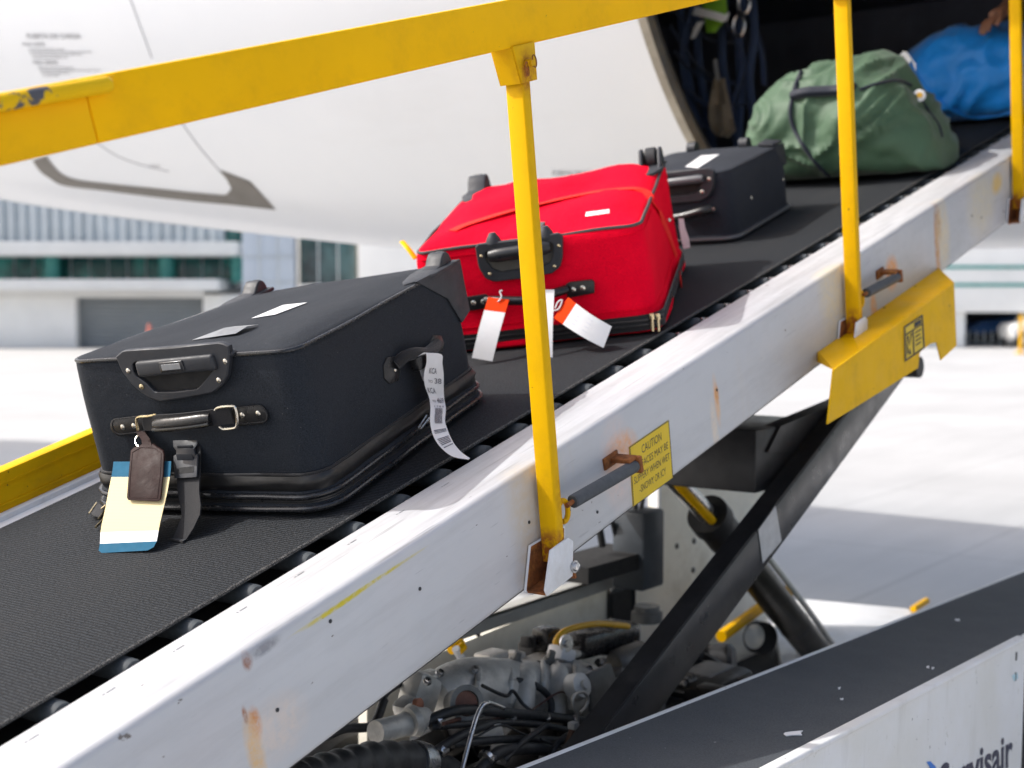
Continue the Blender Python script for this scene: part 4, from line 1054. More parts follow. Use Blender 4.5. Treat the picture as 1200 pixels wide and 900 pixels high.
def wheel_unit(root, M, c, L, Wd, rad, prongs=False):
    # flat corner plate with a humped wheel cover at its outer end; c = centre of the hump on the top face, plate runs along -y
    mb = MB()
    pl = [(-Wd / 2, .035), (Wd / 2, .035), (Wd / 2, -L * .45), (Wd * .25, -L * .85), (0, -L), (-Wd * .25, -L * .85), (-Wd / 2, -L * .45)]
    mb.prism([(c[0] + x, c[1] + y, c[2] - .004 + .02 * y) for x, y in pl], (0, 0, .009), .003)
    h = mb.build('wheel_housing', m_plastic, root, M)
    hw = rad * .62
    def hump(x0, wd):
        P = [(-rad * 2.4, .003), (-rad * 1.3, rad * .35), (-rad * .75, rad * 1.0), (-rad * .25, rad * 1.38), (rad * .3, rad * 1.40), (rad * .8, rad * 1.05), (rad * 1.1, rad * .4), (rad * 1.2, -.03)]
        P += [(-rad * 2.4, -.006)]
        mb = MB(); mb.prism([(x0, c[1] + y, c[2] + z) for y, z in P], (wd, 0, 0), rad * .16, 3); return mb
    if prongs:
        hump(c[0] - Wd * .42, .012).build('wheel_fork', m_plastic, h, M, 50); hump(c[0] + Wd * .42 - .012, .012).build('wheel_fork', m_plastic, h, M, 50)
    else:
        hump(c[0] - hw - .006, hw * 2 + .012).build('wheel_cover', m_plastic, h, M, 50)
    mb = MB(); y, z = c[1] + rad * .35, c[2] + rad * .42
    mb.lathe((c[0] - hw * .7, y, z), (1, 0, 0), [(0, rad * .5), (0, rad * .9), (.004, rad), (hw * 1.4 - .004, rad), (hw * 1.4, rad * .9), (hw * 1.4, rad * .5)], 24); wv = mb.build('wheel', m_rubber, h, M)

def decal(tree, I, q, n=5, off=.0015):
    # q: corners tl, tr, bl, br in photo pixels, laid on the surface below
    rows = []
    for i in range(n + 1):
        f = i / n; a = (lerp(q[0][0], q[2][0], f), lerp(q[0][1], q[2][1], f)); b = (lerp(q[1][0], q[3][0], f), lerp(q[1][1], q[3][1], f))
        rows.append([I @ (onbag(tree, lerp(a[0], b[0], j / n), lerp(a[1], b[1], j / n), 0) + off * N) for j in range(n + 1)])
    mb = MB(); mb.sheet(rows, .0006); return mb
# ---------------------------------------------------------------- big black suitcase in front
c1 = Case(1.512, .581, .184)
DX1 = .036
w1, l1, h1 = .529 + DX1, .67, .315
c1.M = c1.M @ Matrix.Translation((-DX1, 0, 0)); c1.I = c1.M.inverted()
s1 = empty('suitcase', 'large black suitcase with leather handle in front on the belt', 'suitcase', c1.M)
r1 = .062
WARP[0] = .040
ring = [(-.03, .0), (-.008, .002), (.004, .010), (.006, .017), (.0, .023), (-.004, .027), (.001, .034), (.001, .043), (-.006, .048), (-.012, .060), (-.008, .074), (-.009, .078), (-.008, .086), (-.008, .12), (-.009, .16), (-.010, .20), (-.011, .24), (-.012, .27), (-.013, .296), (-.014, .306), (-.020, .312)]
b1 = case_body(w1, l1, r1, ring, .013, .0045, 5, 1).build('body', m_blackcloth, s1, c1.M, 50)
v1 = bvh(b1)
def onb(tree, I, x, y, off=.001):
    return I @ (onbag(tree, x, y, 0) + off * N)
loop_tube(w1, l1, r1, -.0145, .309, .0040, 8, .003, 2).build('piping', m_piping, b1, c1.M)
loop_tube(w1, l1, r1, .006, .0135, .0055, 10, .004, 3).build('piping', m_piping, b1, c1.M)
loop_tube(w1, l1, r1, .003, .038, .0048, 10, .005, 4).build('piping', m_piping, b1, c1.M)
loop_tube(w1, l1, r1, -.0072, .078, .0028, 8, .004, 5).build('seam', m_web, b1, c1.M)
# gusset of black nylon between the zips
G = []
mb = MB()
for i, p in enumerate(rrect(w1, l1, r1, -.004)):
    n = (p - V((w1 / 2, l1 / 2, 0))).normalized(); row = []
    for k in range(7):
        z = .044 + .031 * k / 6; q = .006 * math.sin(math.pi * k / 6) + .005 * noise.noise(V((p.x * 20, p.y * 20, k * .6)))
        row.append(p + n * (q - .001) + V((0, 0, z)))
    G.append(row)
mb.sheet(G + [G[0]]); mb.build('gusset', m_crumple, b1, c1.M, 60)
for z, o_ in ((.024, -.002), (.028, -.002)):
    loop_tube(w1, l1, r1, o_, z, .0022, 6).build('zip', m_armside, b1, c1.M)
# telescopic handle: bezel, grip, label, rivets
yf = .010
def fx(pts, d=yf): return [c1.F(x, y, d) for x, y in pts]
top = .305
outer = fx([(140, 416), (148, 409), (206, 404.5), (264, 399.5), (273, 404), (272.5, 424), (271, 438), (265, 449), (254, 458), (222, 464.5), (192, 468.5), (176, 463), (160, 450), (147, 433)])
inner = fx([(160, 425), (164, 421), (208, 417.5), (248, 413.5), (254, 416), (254.5, 431), (247, 441), (235, 454), (208, 457), (186, 457.5), (176, 447), (166, 440), (161, 435)])
mb = MB(); ring_plate(mb, outer, inner, yf, yf - .012); bz = mb.build('trolley_bezel', m_plastic, s1, c1.M, 30)
mb = MB(); mb.prism([V((p.x, yf - .0015, p.z)) for p in inner], (0, .001, 0)); mb.build('recess', m_darkpan, bz, c1.M)
g0, g1 = c1.F(165, 432, yf - .012), c1.F(250, 424, yf - .012)
mb = MB(); mb.box((g0 + g1) / 2, ((g1 - g0).length + .012, .018, .031), Matrix.Rotation(-math.atan2(g1.z - g0.z, g1.x - g0.x), 3, 'Y'), .007, 3); gr = mb.build('trolley_grip', m_plastic, bz, c1.M)
mb = MB(); mb.box((g0 + g1) / 2 + V((-.003, -.010, .001)), (.056, .005, .020), Matrix.Rotation(-math.atan2(g1.z - g0.z, g1.x - g0.x), 3, 'Y'), .0022, 3); mb.build('grip_button', m_piping, gr, c1.M)
mb = MB(); mb.box((g0 + g1) / 2 + V((-.003, -.0127, .001)), (.044, .001, .011), Matrix.Rotation(-math.atan2(g1.z - g0.z, g1.x - g0.x), 3, 'Y'), .0003, 1); mb.build('name_plate', m_greylabel, gr, c1.M)
for x, y, mt in ((150.5, 434.5, None), (166, 453, m_brass), (264, 423.5, None), (256.5, 445.5, None)):
    rivet(bz, c1.F(x, y, yf - .012), (0, -1, 0), c1.M, .0052, mt)
for x in (152, 264):
    p = c1.F(x, 406, yf - .004); mb = MB(); mb.ball(V((p.x, yf + .002, .313)), (.015, .014, .008), 14, 8); mb.build('bezel_stud', m_plastic, bz, c1.M)
# carry handle
mb = MB(); mb.prism(stadium(c1.F(140, 500, .006), c1.F(166, 497, .006), .0185), (0, -.006, 0), .002)
mb2 = MB(); mb2.prism(stadium(c1.F(282, 487, .006), c1.F(305, 485, .006), .0185), (0, -.006, 0), .002)
hd = mb.build('carry_handle', m_leather, s1, c1.M); mb2.build('handle_patch', m_leather, hd, c1.M)
for a, b in (((139, 500), (163, 497)), ((284, 487), (305, 485))):
    P = stadium(c1.F(*a, .000), c1.F(*b, .000), .0155, 10); mb = MB(); mb.tube([p + V((0, -.0003, 0)) for p in P], .0008, 5, True); mb.build('stitching', m_web, hd, c1.M)
for x, y in ((144, 500.5), (157, 499), (284, 486.5), (302.5, 484.5)): rivet(hd, c1.F(x, y, 0), (0, -1, 0), c1.M, .0055)
a, b = c1.F(168, 495, -.006), c1.F(272, 486, -.006)
mb = MB(); ux = (b - a).normalized(); uz = V((0, 1, 0)).cross(ux) * -1
mb.sheet([[a.lerp(b, i / 12) + V((0, -.012 * math.sin(math.pi * i / 12), 0)) + uz * (j * .0155) for i in range(13)] for j in (-1, 1)], .004); mb.build('handle_webbing', m_web, hd, c1.M)
a, b = c1.F(182, 497, -.018), c1.F(247, 490, -.018)
mb = MB(); mb.tube([a.lerp(b, i / 8) + V((0, -.006 * math.sin(math.pi * i / 8), -.002)) for i in range(9)], [.009] + [.0125] * 7 + [.010], 16, flat=1.15, up=(0, 0, 1)); mb.build('handle_grip', m_leather, hd, c1.M)
a2, b2 = a + V((0, -.010, -.007)), b + V((0, -.010, -.007))
mb = MB(); mb.tube([a2.lerp(b2, i / 8) + V((0, -.006 * math.sin(math.pi * i / 8), -.001)) for i in range(9)], .0035, 8); mb.build('grip_seam', m_piping, hd, c1.M)
def dring(pts, d, r, mt):
    mb = MB(); mb.tube(spline([c1.F(x, y, d) for x, y in pts], 4), r, 8); return mb.build('d_ring', mt, hd, c1.M)
dring([(252, 481), (256, 477.5), (272, 476), (276, 479), (278, 492), (277, 500), (273, 502), (262, 503), (257, 500)], -.014, .0026, m_nickel)
dring([(183, 486), (172, 488), (162, 489), (160, 493), (162, 504)], -.014, .0024, m_brass)
# buckle strap hanging from the handle to the belt
pt_ = V((.2, -.012, .115)); pb_ = c1.I @ hit(215, 631, c1.M @ V((0, 0, .004)), c1.ez)
def sl1(x, y): return c1.H(x, y, pt_, pb_)
mb = MB(); mb.sheet([[sl1(208, 508), sl1(235, 506)], [sl1(208, 520), sl1(235, 518)], [sl1(207, 556), sl1(234, 556)], [sl1(208, 575), sl1(233, 574)], [sl1(211, 592), sl1(235, 592)], [sl1(213, 605), sl1(234, 603)], [sl1(207, 620), sl1(227, 618)], [sl1(202, 631), sl1(218, 632)], [c1.Z(196, 630, .004), c1.Z(214, 634, .004)]], .0035); bs = mb.build('buckle_strap', m_web, s1, c1.M)
mb = MB(); oo = V((0, -.004, 0))
mb.prism([sl1(x, y) + oo for x, y in ((206, 514), (234.5, 512), (235, 519), (231, 524), (232.5, 531), (235.5, 530), (234, 557), (208, 558.5), (206.5, 532), (210, 531), (210, 526), (206.5, 522))], (0, -.006, 0), .0015); bu = mb.build('side_release_buckle', m_plastic, bs, c1.M)
mb = MB(); mb.prism([sl1(x, y) + oo for x, y in ((211, 546), (231, 544), (231, 551), (211, 553))], (0, -.0066, 0)); mb.build('buckle_slot', m_darkpan, bu, c1.M)
mb = MB(); mb.box(sl1(221, 521) + V((0, -.011, 0)), (.036, .004, .006), bev=.0012); mb.box(sl1(221, 536) + V((0, -.0105, 0)), (.038, .002, .022), bev=.001); mb.build('buckle_ridge', m_plastic, bu, c1.M)
# zip pulls
def zb(x, y, h=.010): return c1.Z(x, y, h)
mb = MB(); mb.prism([zb(x, y) for x, y in ((104, 601), (113, 589), (123, 596), (117, 608))], (0, 0, .003), .0008); zp = mb.build('zip_tab', m_web, s1, c1.M)
mb = MB(); mb.tube([zb(104, 602, .014), zb(113, 589, .014)], .0014, 6); mb.tube([zb(115, 608, .014), zb(124, 597, .014)], .0014, 6); mb.tube([zb(112, 618, .006), zb(126, 603, .012)], .0024, 8); mb.tube([zb(119, 596, .014), zb(124, 592, .02)], .0018, 6); mb.build('zip_pull', m_brass, zp, c1.M)
mb = MB(); mb.tube([c1.R(490, 502, w1 + .006), c1.R(500, 487, w1 + .004)], .0022, 6); mb.tube([c1.R(493, 503, w1 + .008), c1.R(503, 490, w1 + .006)], .0022, 6); mb.build('zip_pull', m_nickel, s1, c1.M)
# side handle on the right face
xr = w1 - .010
mb = MB(); mb.prism([c1.R(x, y, xr) for x, y in ((448, 428), (452, 419), (464, 417), (468, 424), (466, 446), (455, 450), (449, 444))], (.004, 0, 0), .0015); sh = mb.build('side_handle', m_leather, s1, c1.M)
rivet(sh, c1.R(463, 433.5, xr + .004), (1, 0, 0), c1.M, .0045)
mb = MB(); mb.prism([c1.R(x, y, xr) for x, y in ((502, 403), (506, 393), (515, 393), (519, 402), (517, 412), (508, 416))], (.004, 0, 0), .0015); mb.build('handle_patch', m_leather, sh, c1.M)
P = [c1.R(464, 427, xr + .004), c1.R(474, 418, xr + .016), c1.R(486, 414, xr + .024), c1.R(499, 414, xr + .022), c1.R(508, 408, xr + .012), c1.R(511, 403, xr + .004)]
mb = MB(); mb.tube(spline(P, 5), .0125, 10, flat=1.0, up=(1, 0, 0)); mb.build('handle_strap', m_web, sh, c1.M)
mb = MB(); p = c1.R(491, 424, xr + .024); mb.box(p, (.022, .04, .030), bev=.006); mb.build('handle_sleeve', m_leather, sh, c1.M)
# wheels, stickers
zt = .325
wheel_unit(s1, c1.M, (.052, l1 - .075, .286), .17, .058, .021)
wheel_unit(s1, c1.M, (w1 - .036, l1 - .05, .313), .16, .066, .022)
mb = MB(); mb.prism([(w1 - .016, l1 - .20, zt - .008), (w1 - .012, l1 - .006, zt - .008), (w1 - .010, l1 - .006, .20), (w1 - .010, l1 - .05, .185), (w1 - .012, l1 - .09, .25)], (.006, 0, 0), .002); mb.build('corner_guard', m_plastic, s1, c1.M)
mb = decal(v1, c1.I, ((295, 374), (323, 369.5), (332, 358.5), (360, 355.5))); mb.build('sticker', m_paper, s1, c1.M)
mb = MB(); mb.sheet([[onb(v1, c1.I, x, y, .001 + q) for x, y, q in r] for r in (((225, 399.5, 0), (250, 397, .002), (277, 393.5, .003)), ((238, 395, .0), (265, 391, .010), (291, 388, .008)), ((250, 390.5, 0), (276, 387, .006), (303, 382.5, .002)))], .0008); mb.build('curled_label', m_greylabel, s1, c1.M)
# three things hanging on it
top_p = V((.1, -.030, .125)); bot_p = c1.I @ hit(150, 645, c1.M @ V((0, 0, .003)), c1.ez)
def hang(x, y, d=0.0): return c1.H(x, y, top_p, bot_p) + V((0, d, 0))
mb = MB()
rows = [(133, 200.5, 541, 540.5, 0), (132, 200, 550, 550, .0), (130.5, 199, 559, 559, 0.0), (128, 197, 575, 575, .002), (125, 193, 595, 595, .004), (121, 189, 613, 612, .004), (119, 187, 623, 621, .003), (117.5, 184, 637, 634, .001), (115.5, 180, 645, 641, 0), (119, 173, 648, 645, 0)]
R = [[hang(lerp(a, b, j / 4), lerp(c, d, j / 4), -q) for j in range(5)] for a, b, c, d, q in rows]
mb.sheet(R, .0008)
for f in mb.bm.faces:
    cz = sum((v.co.z for v in f.verts)) / len(f.verts)
mt = mb.build('paper_luggage_tag', [m_tagyellow, m_tagblue, m_paper], None, c1.M, 60)
nf = 9 * 4
for i, f in enumerate(mt.data.polygons):
    c = sum((mt.data.vertices[v].co for v in f.vertices), V((0, 0, 0))) / len(f.vertices)
    pz_ = c1.M @ c; d = pz_ - CAM; py = 450 - FOC * d.dot(UP) / d.dot(FW)
    f.material_index = 1 if py < 559.5 or py > 636.5 else (2 if py > 622 else 0)
tag(mt, 'yellow and blue paper tag hanging in front of the large black suitcase', 'luggage tag')
lt = empty('leather_luggage_tag', 'brown leather luggage tag strapped to the carry handle of the large black suitcase', 'luggage tag', c1.M @ Matrix.Translation(hang(176, 583, -.012)))
def hl(x, y, d=-.010): return hang(x, y, d)
mb = MB(); mb.prism([hl(x, y) for x, y in ((158.5, 525), (162, 521.5), (168, 520), (172, 517), (185, 517.5), (188, 520), (196, 525), (197.5, 530), (196.5, 552), (193.5, 582), (191, 584.5), (156, 583), (154, 580), (156, 552))], (0, -.004, 0), .0014); mb.build('body', m_brown, lt, c1.M)
mb = MB(); mb.tube([hl(x, y, -.0145) for x, y in ((161, 527), (171, 521), (187, 522), (194.5, 528), (193.5, 552), (190.5, 580), (157, 579.5), (158.5, 552))], .0008, 5, True); mb.build('stitching', plain('dark_stitch', (.04, .018, .016), .6), lt, c1.M)
mb = MB(); mb.sheet([[hl(x, y, d) for x, y in r] for r, d in ((((169, 488), (179, 487)), -.020), (((168, 494), (178, 493)), -.026), (((169, 503), (178.5, 502)), -.022), (((172, 512), (182, 511)), -.016), (((173, 521), (184, 520.5)), -.0150))], .002); mb.build('loop', m_brown, lt, c1.M)
mb = MB(); mb.tube(spline([hl(x, y, -.010) for x, y in ((166, 521), (162.5, 516), (164, 509.5), (168, 509), (170, 513))], 5), .0010, 6); mb.build('wire', m_nickel, lt, c1.M)
# airline strip tag looped through the side handle
LR = [(490, 417.5, 497, 413.5, .040), (498.5, 413, 517, 415, .044), (500, 424, 518.5, 426, .044), (497, 438, 520, 440, .040), (498, 452, 520, 453, .036), (503, 466, 520.5, 467, .034), (504.5, 478, 522.5, 479, .036), (504, 492, 521.5, 493, .042), (506, 505, 524, 502, .046), (511, 517, 527.5, 511, .046), (520, 527.5, 533, 521, .042), (532, 535.5, 541, 530, .036), (549, 538.5, 551, 537, .026)]
end_d = c1.Z(549, 538, .004).x - (w1 - .012)
R = []
for k, (a, b, c, e, d) in enumerate(LR):
    if k > 5: d = lerp(.036, end_d, ((k - 5) / (len(LR) - 6)) ** .8)
    R.append((c1.R(a, b, w1 - .012 + d), c1.R(c, e, w1 - .012 + d)))
Ls, Rs = spline([r[0] for r in R], 4), spline([r[1] for r in R], 4)
mb = MB(); mb.sheet([[a.lerp(b, j / 3) for j in range(4)] for a, b in zip(Ls, Rs)], .0004)
at_ = mb.build('airline_tag', m_paper, None, c1.M, 60); tag(at_, 'long white airline strip tag with barcode on the side handle of the large black suitcase', 'luggage tag')
mb = MB(); mb.sheet([[c1.R(x, y, w1 + .012) for x, y in r] for r in (((490, 424), (500, 424)), ((493, 438), (501, 440)), ((496, 446), (501, 450)))], .0004); mb.build('inner_fold', m_paper, at_, c1.M)
def strip_map(u, v):
    f = v * (len(Ls) - 1); i = min(int(f), len(Ls) - 2); f -= i
    a, b = Ls[i].lerp(Ls[i + 1], f), Rs[i].lerp(Rs[i + 1], f)
    n = (Ls[i + 1] - Ls[i]).cross(Rs[i] - Ls[i]).normalized()
    if n.x < 0: n = -n
    return a.lerp(b, u) + n * .0009
mb = MB()
def stx(u0, u1, v0, v1, t): add_text(mb, t, lambda a, b: strip_map(u0 + (u1 - u0) * a, v1 + (v0 - v1) * b), .01)
stx(.22, .62, .205, .245, 'KCA'); stx(.18, .40, .290, .310, 'TO'); stx(.50, .86, .275, .315, '38'); stx(.06, .50, .345, .385, 'KCA'); stx(.15, .38, .435, .455, 'TO'); stx(.46, .92, .415, .460, '469'); stx(.25, .85, .48, .495, '1 7 8 0')
rnd = random.Random(4)
for k in range(15):
    u = .28 + k * .036
    if rnd.random() < .8: mb.sheet([[strip_map(u, .50 + .014 * j), strip_map(u + .016 + .012 * rnd.random(), .50 + .014 * j)] for j in range(9)])
for k in range(14):
    v = .665 + k * .0125
    if rnd.random() < .85:
        e = .004 + .004 * rnd.random(); mb.sheet([[strip_map(.12, v), strip_map(.5, v), strip_map(.9, v)], [strip_map(.12, v + e), strip_map(.5, v + e), strip_map(.9, v + e)]])
mb.build('tag_print', plain('tag_ink', (.12, .12, .15), .6), at_, c1.M, norm=False)

# ---------------------------------------------------------------- red suitcase
WARP[0] = 0.0; WARP[1] = .050
c2 = Case(2.527, .548, .425)
w2, l2, h2, r2 = .612, .734, .272, .055
c2.M = c2.M @ Matrix.Translation((-.028, 0, 0)); c2.I = c2.M.inverted()
s2 = empty('suitcase', 'red suitcase with orange strap across it in the middle of the belt', 'suitcase', c2.M)
ring = [(-.03, .0), (-.008, .002), (.003, .009), (.003, .020), (-.004, .026), (-.004, .050), (-.009, .056), (-.010, .12), (-.012, .19), (-.014, .235), (-.017, .258), (-.026, .268)]
b2 = case_body(w2, l2, r2, ring, .022, .010, 6, 9).build('body', m_redcloth, s2, c2.M, 50)
v2 = bvh(b2)
loop_tube(w2, l2, r2, -.021, .264, .0042, 8, .006, 2).build('piping', m_greypiping, b2, c2.M)
mb = MB(); G = [[p + V((0, 0, z)) for z in (.009, .019, .029, .039, .049)] for p in rrect(w2, l2, r2, .0038)]; mb.sheet(G + [G[0]]); mb.build('zip_band', m_web, b2, c2.M, 60)
for z in (.024, .036): loop_tube(w2, l2, r2, .0045, z, .0025, 6).build('zip', m_armside, b2, c2.M)
loop_tube(w2, l2, r2, -.0088, .062, .0013, 6, .003, 3).build('seam', m_redcloth, b2, c2.M)
loop_tube(w2, l2, r2, -.0165, .246, .0016, 6, .005, 6).build('seam', m_redcloth, b2, c2.M)
yf2 = .010
def fx2(pts): return [c2.F(x, y, yf2) for x, y in pts]
outer = fx2([(558, 288), (561, 285), (610, 279), (655, 272), (660, 275), (660, 300), (657, 312), (648, 319), (615, 325), (580, 329), (570, 325), (562, 312)])
inner = fx2([(570, 295), (574, 292), (610, 287), (645, 282), (649, 284), (649, 298), (645, 307), (636, 310), (612, 314), (588, 318), (578, 314), (571, 305)])
mb = MB(); ring_plate(mb, outer, inner, yf2, yf2 - .014); bz = mb.build('trolley_bezel', m_plastic, s2, c2.M, 30)
mb = MB(); mb.prism([V((p.x, yf2 - .0015, p.z)) for p in inner], (0, .001, 0)); mb.build('recess', plain('recess_grey', (.10, .095, .085), .6), bz, c2.M)
g0, g1 = c2.F(574, 300, yf2 - .014), c2.F(645, 289, yf2 - .014)
mb = MB(); mb.tube([g0.lerp(g1, i / 8) + V((0, -.006 * math.sin(math.pi * i / 8), 0)) for i in range(9)], [.014, .018, .018, .0175, .0175, .0175, .018, .018, .014], 14); mb.build('trolley_grip', m_plastic2, bz, c2.M)
for x, y in ((564, 300), (574, 321), (655, 288), (650, 312)): rivet(bz, c2.F(x, y, yf2 - .014), (0, -1, 0), c2.M, .004, m_brass)
for x in (577, 640):
    p = c2.F(x, 281, yf2 - .006); mb = MB(); mb.lathe(V((p.x, yf2 + .002, .268)), (0, 0, 1), [(0, .020), (.010, .018), (.020, .012), (.026, .008)], 16); mb.build('bezel_stud', m_plastic, bz, c2.M)
mb = MB(); mb.prism([c2.F(x, y, .005) for x, y in ((544, 348), (570, 344), (573, 347), (574, 360), (546, 365))], (0, -.006, 0), .002); hd = mb.build('carry_handle', m_leather, s2, c2.M)
mb = MB(); mb.prism([c2.F(x, y, .005) for x, y in ((663, 333), (668, 330), (694, 327), (697, 330), (697, 343), (665, 349))], (0, -.006, 0), .002); mb.build('handle_patch', m_leather, hd, c2.M)
for x, y in ((555, 355), (566.5, 353.5), (672, 339.5), (683, 337.5)): rivet(hd, c2.F(x, y, -.001), (0, -1, 0), c2.M, .0065)
P = [c2.F(570, 352, -.004), c2.F(585, 352, -.022), c2.F(618, 352, -.030), c2.F(648, 344, -.024), c2.F(664, 339, -.004)]
mb = MB(); mb.tube(spline(P, 6), .0115, 12); mb.build('handle_grip', m_leather, hd, c2.M)
zt2 = .288
p = c2.Z(566, 240, zt2); wheel_unit(s2, c2.M, (.055, l2 - .07, .306), .17, .075, .034)
p = c2.Z(768, 205, zt2); wheel_unit(s2, c2.M, (w2 - .050, l2 - .06, .310), .17, .078, .036, True)
mb = decal(v2, c2.I, ((686, 254.5), (714.5, 250.5), (687, 249.5), (714, 246))); mb.build('sticker', m_paper, s2, c2.M)
mb = MB(); mb.prism([c2.Z(x, y, zt2 - .001) for x, y in ((630, 262), (642, 257), (634, 269), (627, 269))], c2.I.to_3x3() @ V((0, 0, .004)), .0008); mb.build('metal_badge', m_greypiping, s2, c2.M)
mb = MB(); p = c2.F(768, 378, -.004)
for x in (764, 771):
    mb.tube([c2.F(x, 370, -.008), c2.F(x + 1, 388, -.012)], .004, 8); mb.box(c2.F(x, 371, -.008), (.012, .006, .016), bev=.002)
mb.build('zip_pull', m_brass, s2, c2.M)
mb = MB(); mb.ball(c2.R(784, 258, w2 - .004), .006, 10, 8); mb.build('stud', m_nickel, s2, c2.M)
# the strap over the red suitcase
def tz(x, y): return c2.I @ onbag(v2, x, y, .010)
path = [tz(x, y) for x, y in ((530, 270), (548, 262), (600, 246), (650, 234), (700, 224), (735, 220.5), (752, 223))]
side = [tz(768, 240), tz(780, 264)] + [tz(x, y) for x, y in ((789, 288), (796, 310))] + [c2.R(799, 336, w2 + .012)]
P = spline(path + side, 5)
mb = MB(); rows = []
for i, p in enumerate(P):
    d = (P[min(i + 1, len(P) - 1)] - P[max(i - 1, 0)]).normalized()
    f = min(1, max(0, (i - len(path) * 5 + 4) / 7)); nrm_ = V((0, 0, 1)).lerp(V((1, 0, 0)), f).normalized()
    sd = nrm_.cross(d).normalized() * .017; rows.append([p - sd, p, p + sd])
mb.sheet(rows, .002); tag(mb.build('luggage_strap', m_redstrap, None, c2.M), 'orange red strap running over the top of the red suitcase and down its side', 'strap')
# tags in front of the red suitcase
tp, bt = V((.1, -.036, .13)), c2.I @ hit(567, 424, c2.M @ V((0, 0, .003)), c2.ez)
def h2_(x, y, d=0.0): return c2.H(x, y, tp, bt) + V((0, d, 0))
def card(quad, split, d, lab, string):
    e = empty('luggage_tag', lab, 'luggage tag', c2.M @ Matrix.Translation(h2_(*quad[2])), 'tags on the red suitcase')
    tl, tr, br2, bl2 = quad; fn = lambda u, v: h2_(lerp(lerp(tl[0], tr[0], u), lerp(bl2[0], br2[0], u), v), lerp(lerp(tl[1], tr[1], u), lerp(bl2[1], br2[1], u), v), d - .012 * math.sin(math.pi * v))
    mb = MB(); mb.sheet([[fn(j / 3, lerp(split, 1, i / 8)) for j in range(4)] for i in range(9)], .0008); mb.build('card', m_paper, e, c2.M, 60)
    if split:
        mb = MB(); mb.sheet([[fn(j / 3, lerp(0, split, i / 3)) for j in range(4)] for i in range(4)], .0009); mb.build('orange_end', m_orange, e, c2.M, 60)
    if string:
        mb = MB(); mb.tube(spline([h2_(x, y, d - .004) for x, y in string], 5), .0018, 6); mb.build('string', m_paper, e, c2.M)
    return e, fn
card([(573, 347), (597.5, 350), (578, 422), (554, 418)], .20, -.01, 'orange topped white tag at the left of the red suitcase front', [(585, 352), (589, 346), (587, 340), (590, 339)])
card([(636, 339), (650, 339), (648, 424), (641, 424)], 0, -.004, 'plain narrow white tag behind the yellow post before the red suitcase', None)
e, fn = card([(667, 347), (650, 371), (708, 406), (717.5, 381)], .19, -.012, 'orange cornered white tag slanting at the right of the red suitcase front', [(652, 359), (655, 352), (660, 350), (656, 360), (650, 362)])
mb = MB()
for k in range(4): mb.sheet([[fn(.18 + k * .18, .3) + V((0, -.002, 0)), fn(.22 + k * .18, .3) + V((0, -.002, 0))], [fn(.18 + k * .18, .62) + V((0, -.002, 0)), fn(.22 + k * .18, .62) + V((0, -.002, 0))]])
mb.build('faint_print', plain('faint_ink', (.62, .63, .68), .6), e, c2.M)
mb = MB(); mb.sheet([[c2.F(x, y, .62 - d) for x, y in r] for r, d in ((((795, 256), (801, 256)), .0), (((796, 268), (803, 267)), .004), (((798, 280), (807, 278)), .006), (((801, 292), (809, 290)), .004))], .0006)
tag(mb.build('paper_tag', m_paper, None, c2.M), 'small white paper tag at the rear right edge of the red suitcase', 'luggage tag')
mb = MB(); a = c2.F(471, 284, .3); mb.tube(spline([c2.F(471, 283, .25), c2.F(478, 291, .22), c2.F(487, 303, .2)], 5), .0075, 8, flat=.4)
tag(mb.build('yellow_ribbon', m_yellow, None, c2.M), 'short yellow ribbon sticking out behind the left corner of the red suitcase', 'ribbon')

# ---------------------------------------------------------------- smaller black suitcase
WARP[1] = 0.0
c3 = Case(3.700, .478, .06)
w3, l3, h3, r3 = .43, .49, .225, .05
c3.M = c3.M @ Matrix.Translation((.192 - w3, 0, 0)); c3.I = c3.M.inverted()
s3 = empty('suitcase', 'smaller black suitcase with white sticker between red suitcase and green duffel', 'suitcase', c3.M)
ring = [(-.02, .0), (-.004, .003), (-.003, .018), (-.008, .022), (-.008, .04), (-.006, .12), (-.008, .19), (-.010, .210), (-.018, .220)]
b3 = case_body(w3, l3, r3, ring, .010, .004, 6, 4).build('body', m_navycloth, s3, c3.M, 50)
v3 = bvh(b3)
loop_tube(w3, l3, r3, -.012, .216, .0035, 8, .002, 2).build('piping', m_navycloth, b3, c3.M)
loop_tube(w3, l3, r3, -.002, .012, .006, 8).build('foot_trim', plain('grey_trim', (.10, .105, .115), .35), b3, c3.M)
outer = [c3.F(x, y, .006) for x, y in ((752, 204), (780, 201), (832, 196), (838, 199), (838, 217), (833, 229), (822, 235), (790, 238), (752, 240))]
inner = [c3.F(x, y, .006) for x, y in ((760, 209), (790, 206), (820, 204), (824, 206), (823, 218), (818, 225), (805, 228), (780, 230), (760, 231))]
mb = MB(); ring_plate(mb, outer, inner, .006, -.006); bz = mb.build('trolley_bezel', m_plastic, s3, c3.M, 30)
mb = MB(); mb.prism([V((p.x, .0045, p.z)) for p in inner], (0, .001, 0)); mb.build('recess', m_darkpan, bz, c3.M)
g0, g1 = c3.F(765, 216, -.012), c3.F(824, 209, -.012)
mb = MB(); mb.tube([g0, g0.lerp(g1, .1), g0.lerp(g1, .9), g1], [.010, .013, .013, .010], 14); mb.build('trolley_grip', plain('grey_grip', (.09, .095, .105), .35), bz, c3.M)
for x, y in ((831, 210), (823, 225)): rivet(bz, c3.F(x, y, -.006), (0, -1, 0), c3.M, .0065)
P = [c3.F(755, 262, -.004), c3.F(775, 258, -.02), c3.F(800, 254, -.024), c3.F(822, 248, -.02), c3.F(833, 245, -.002)]
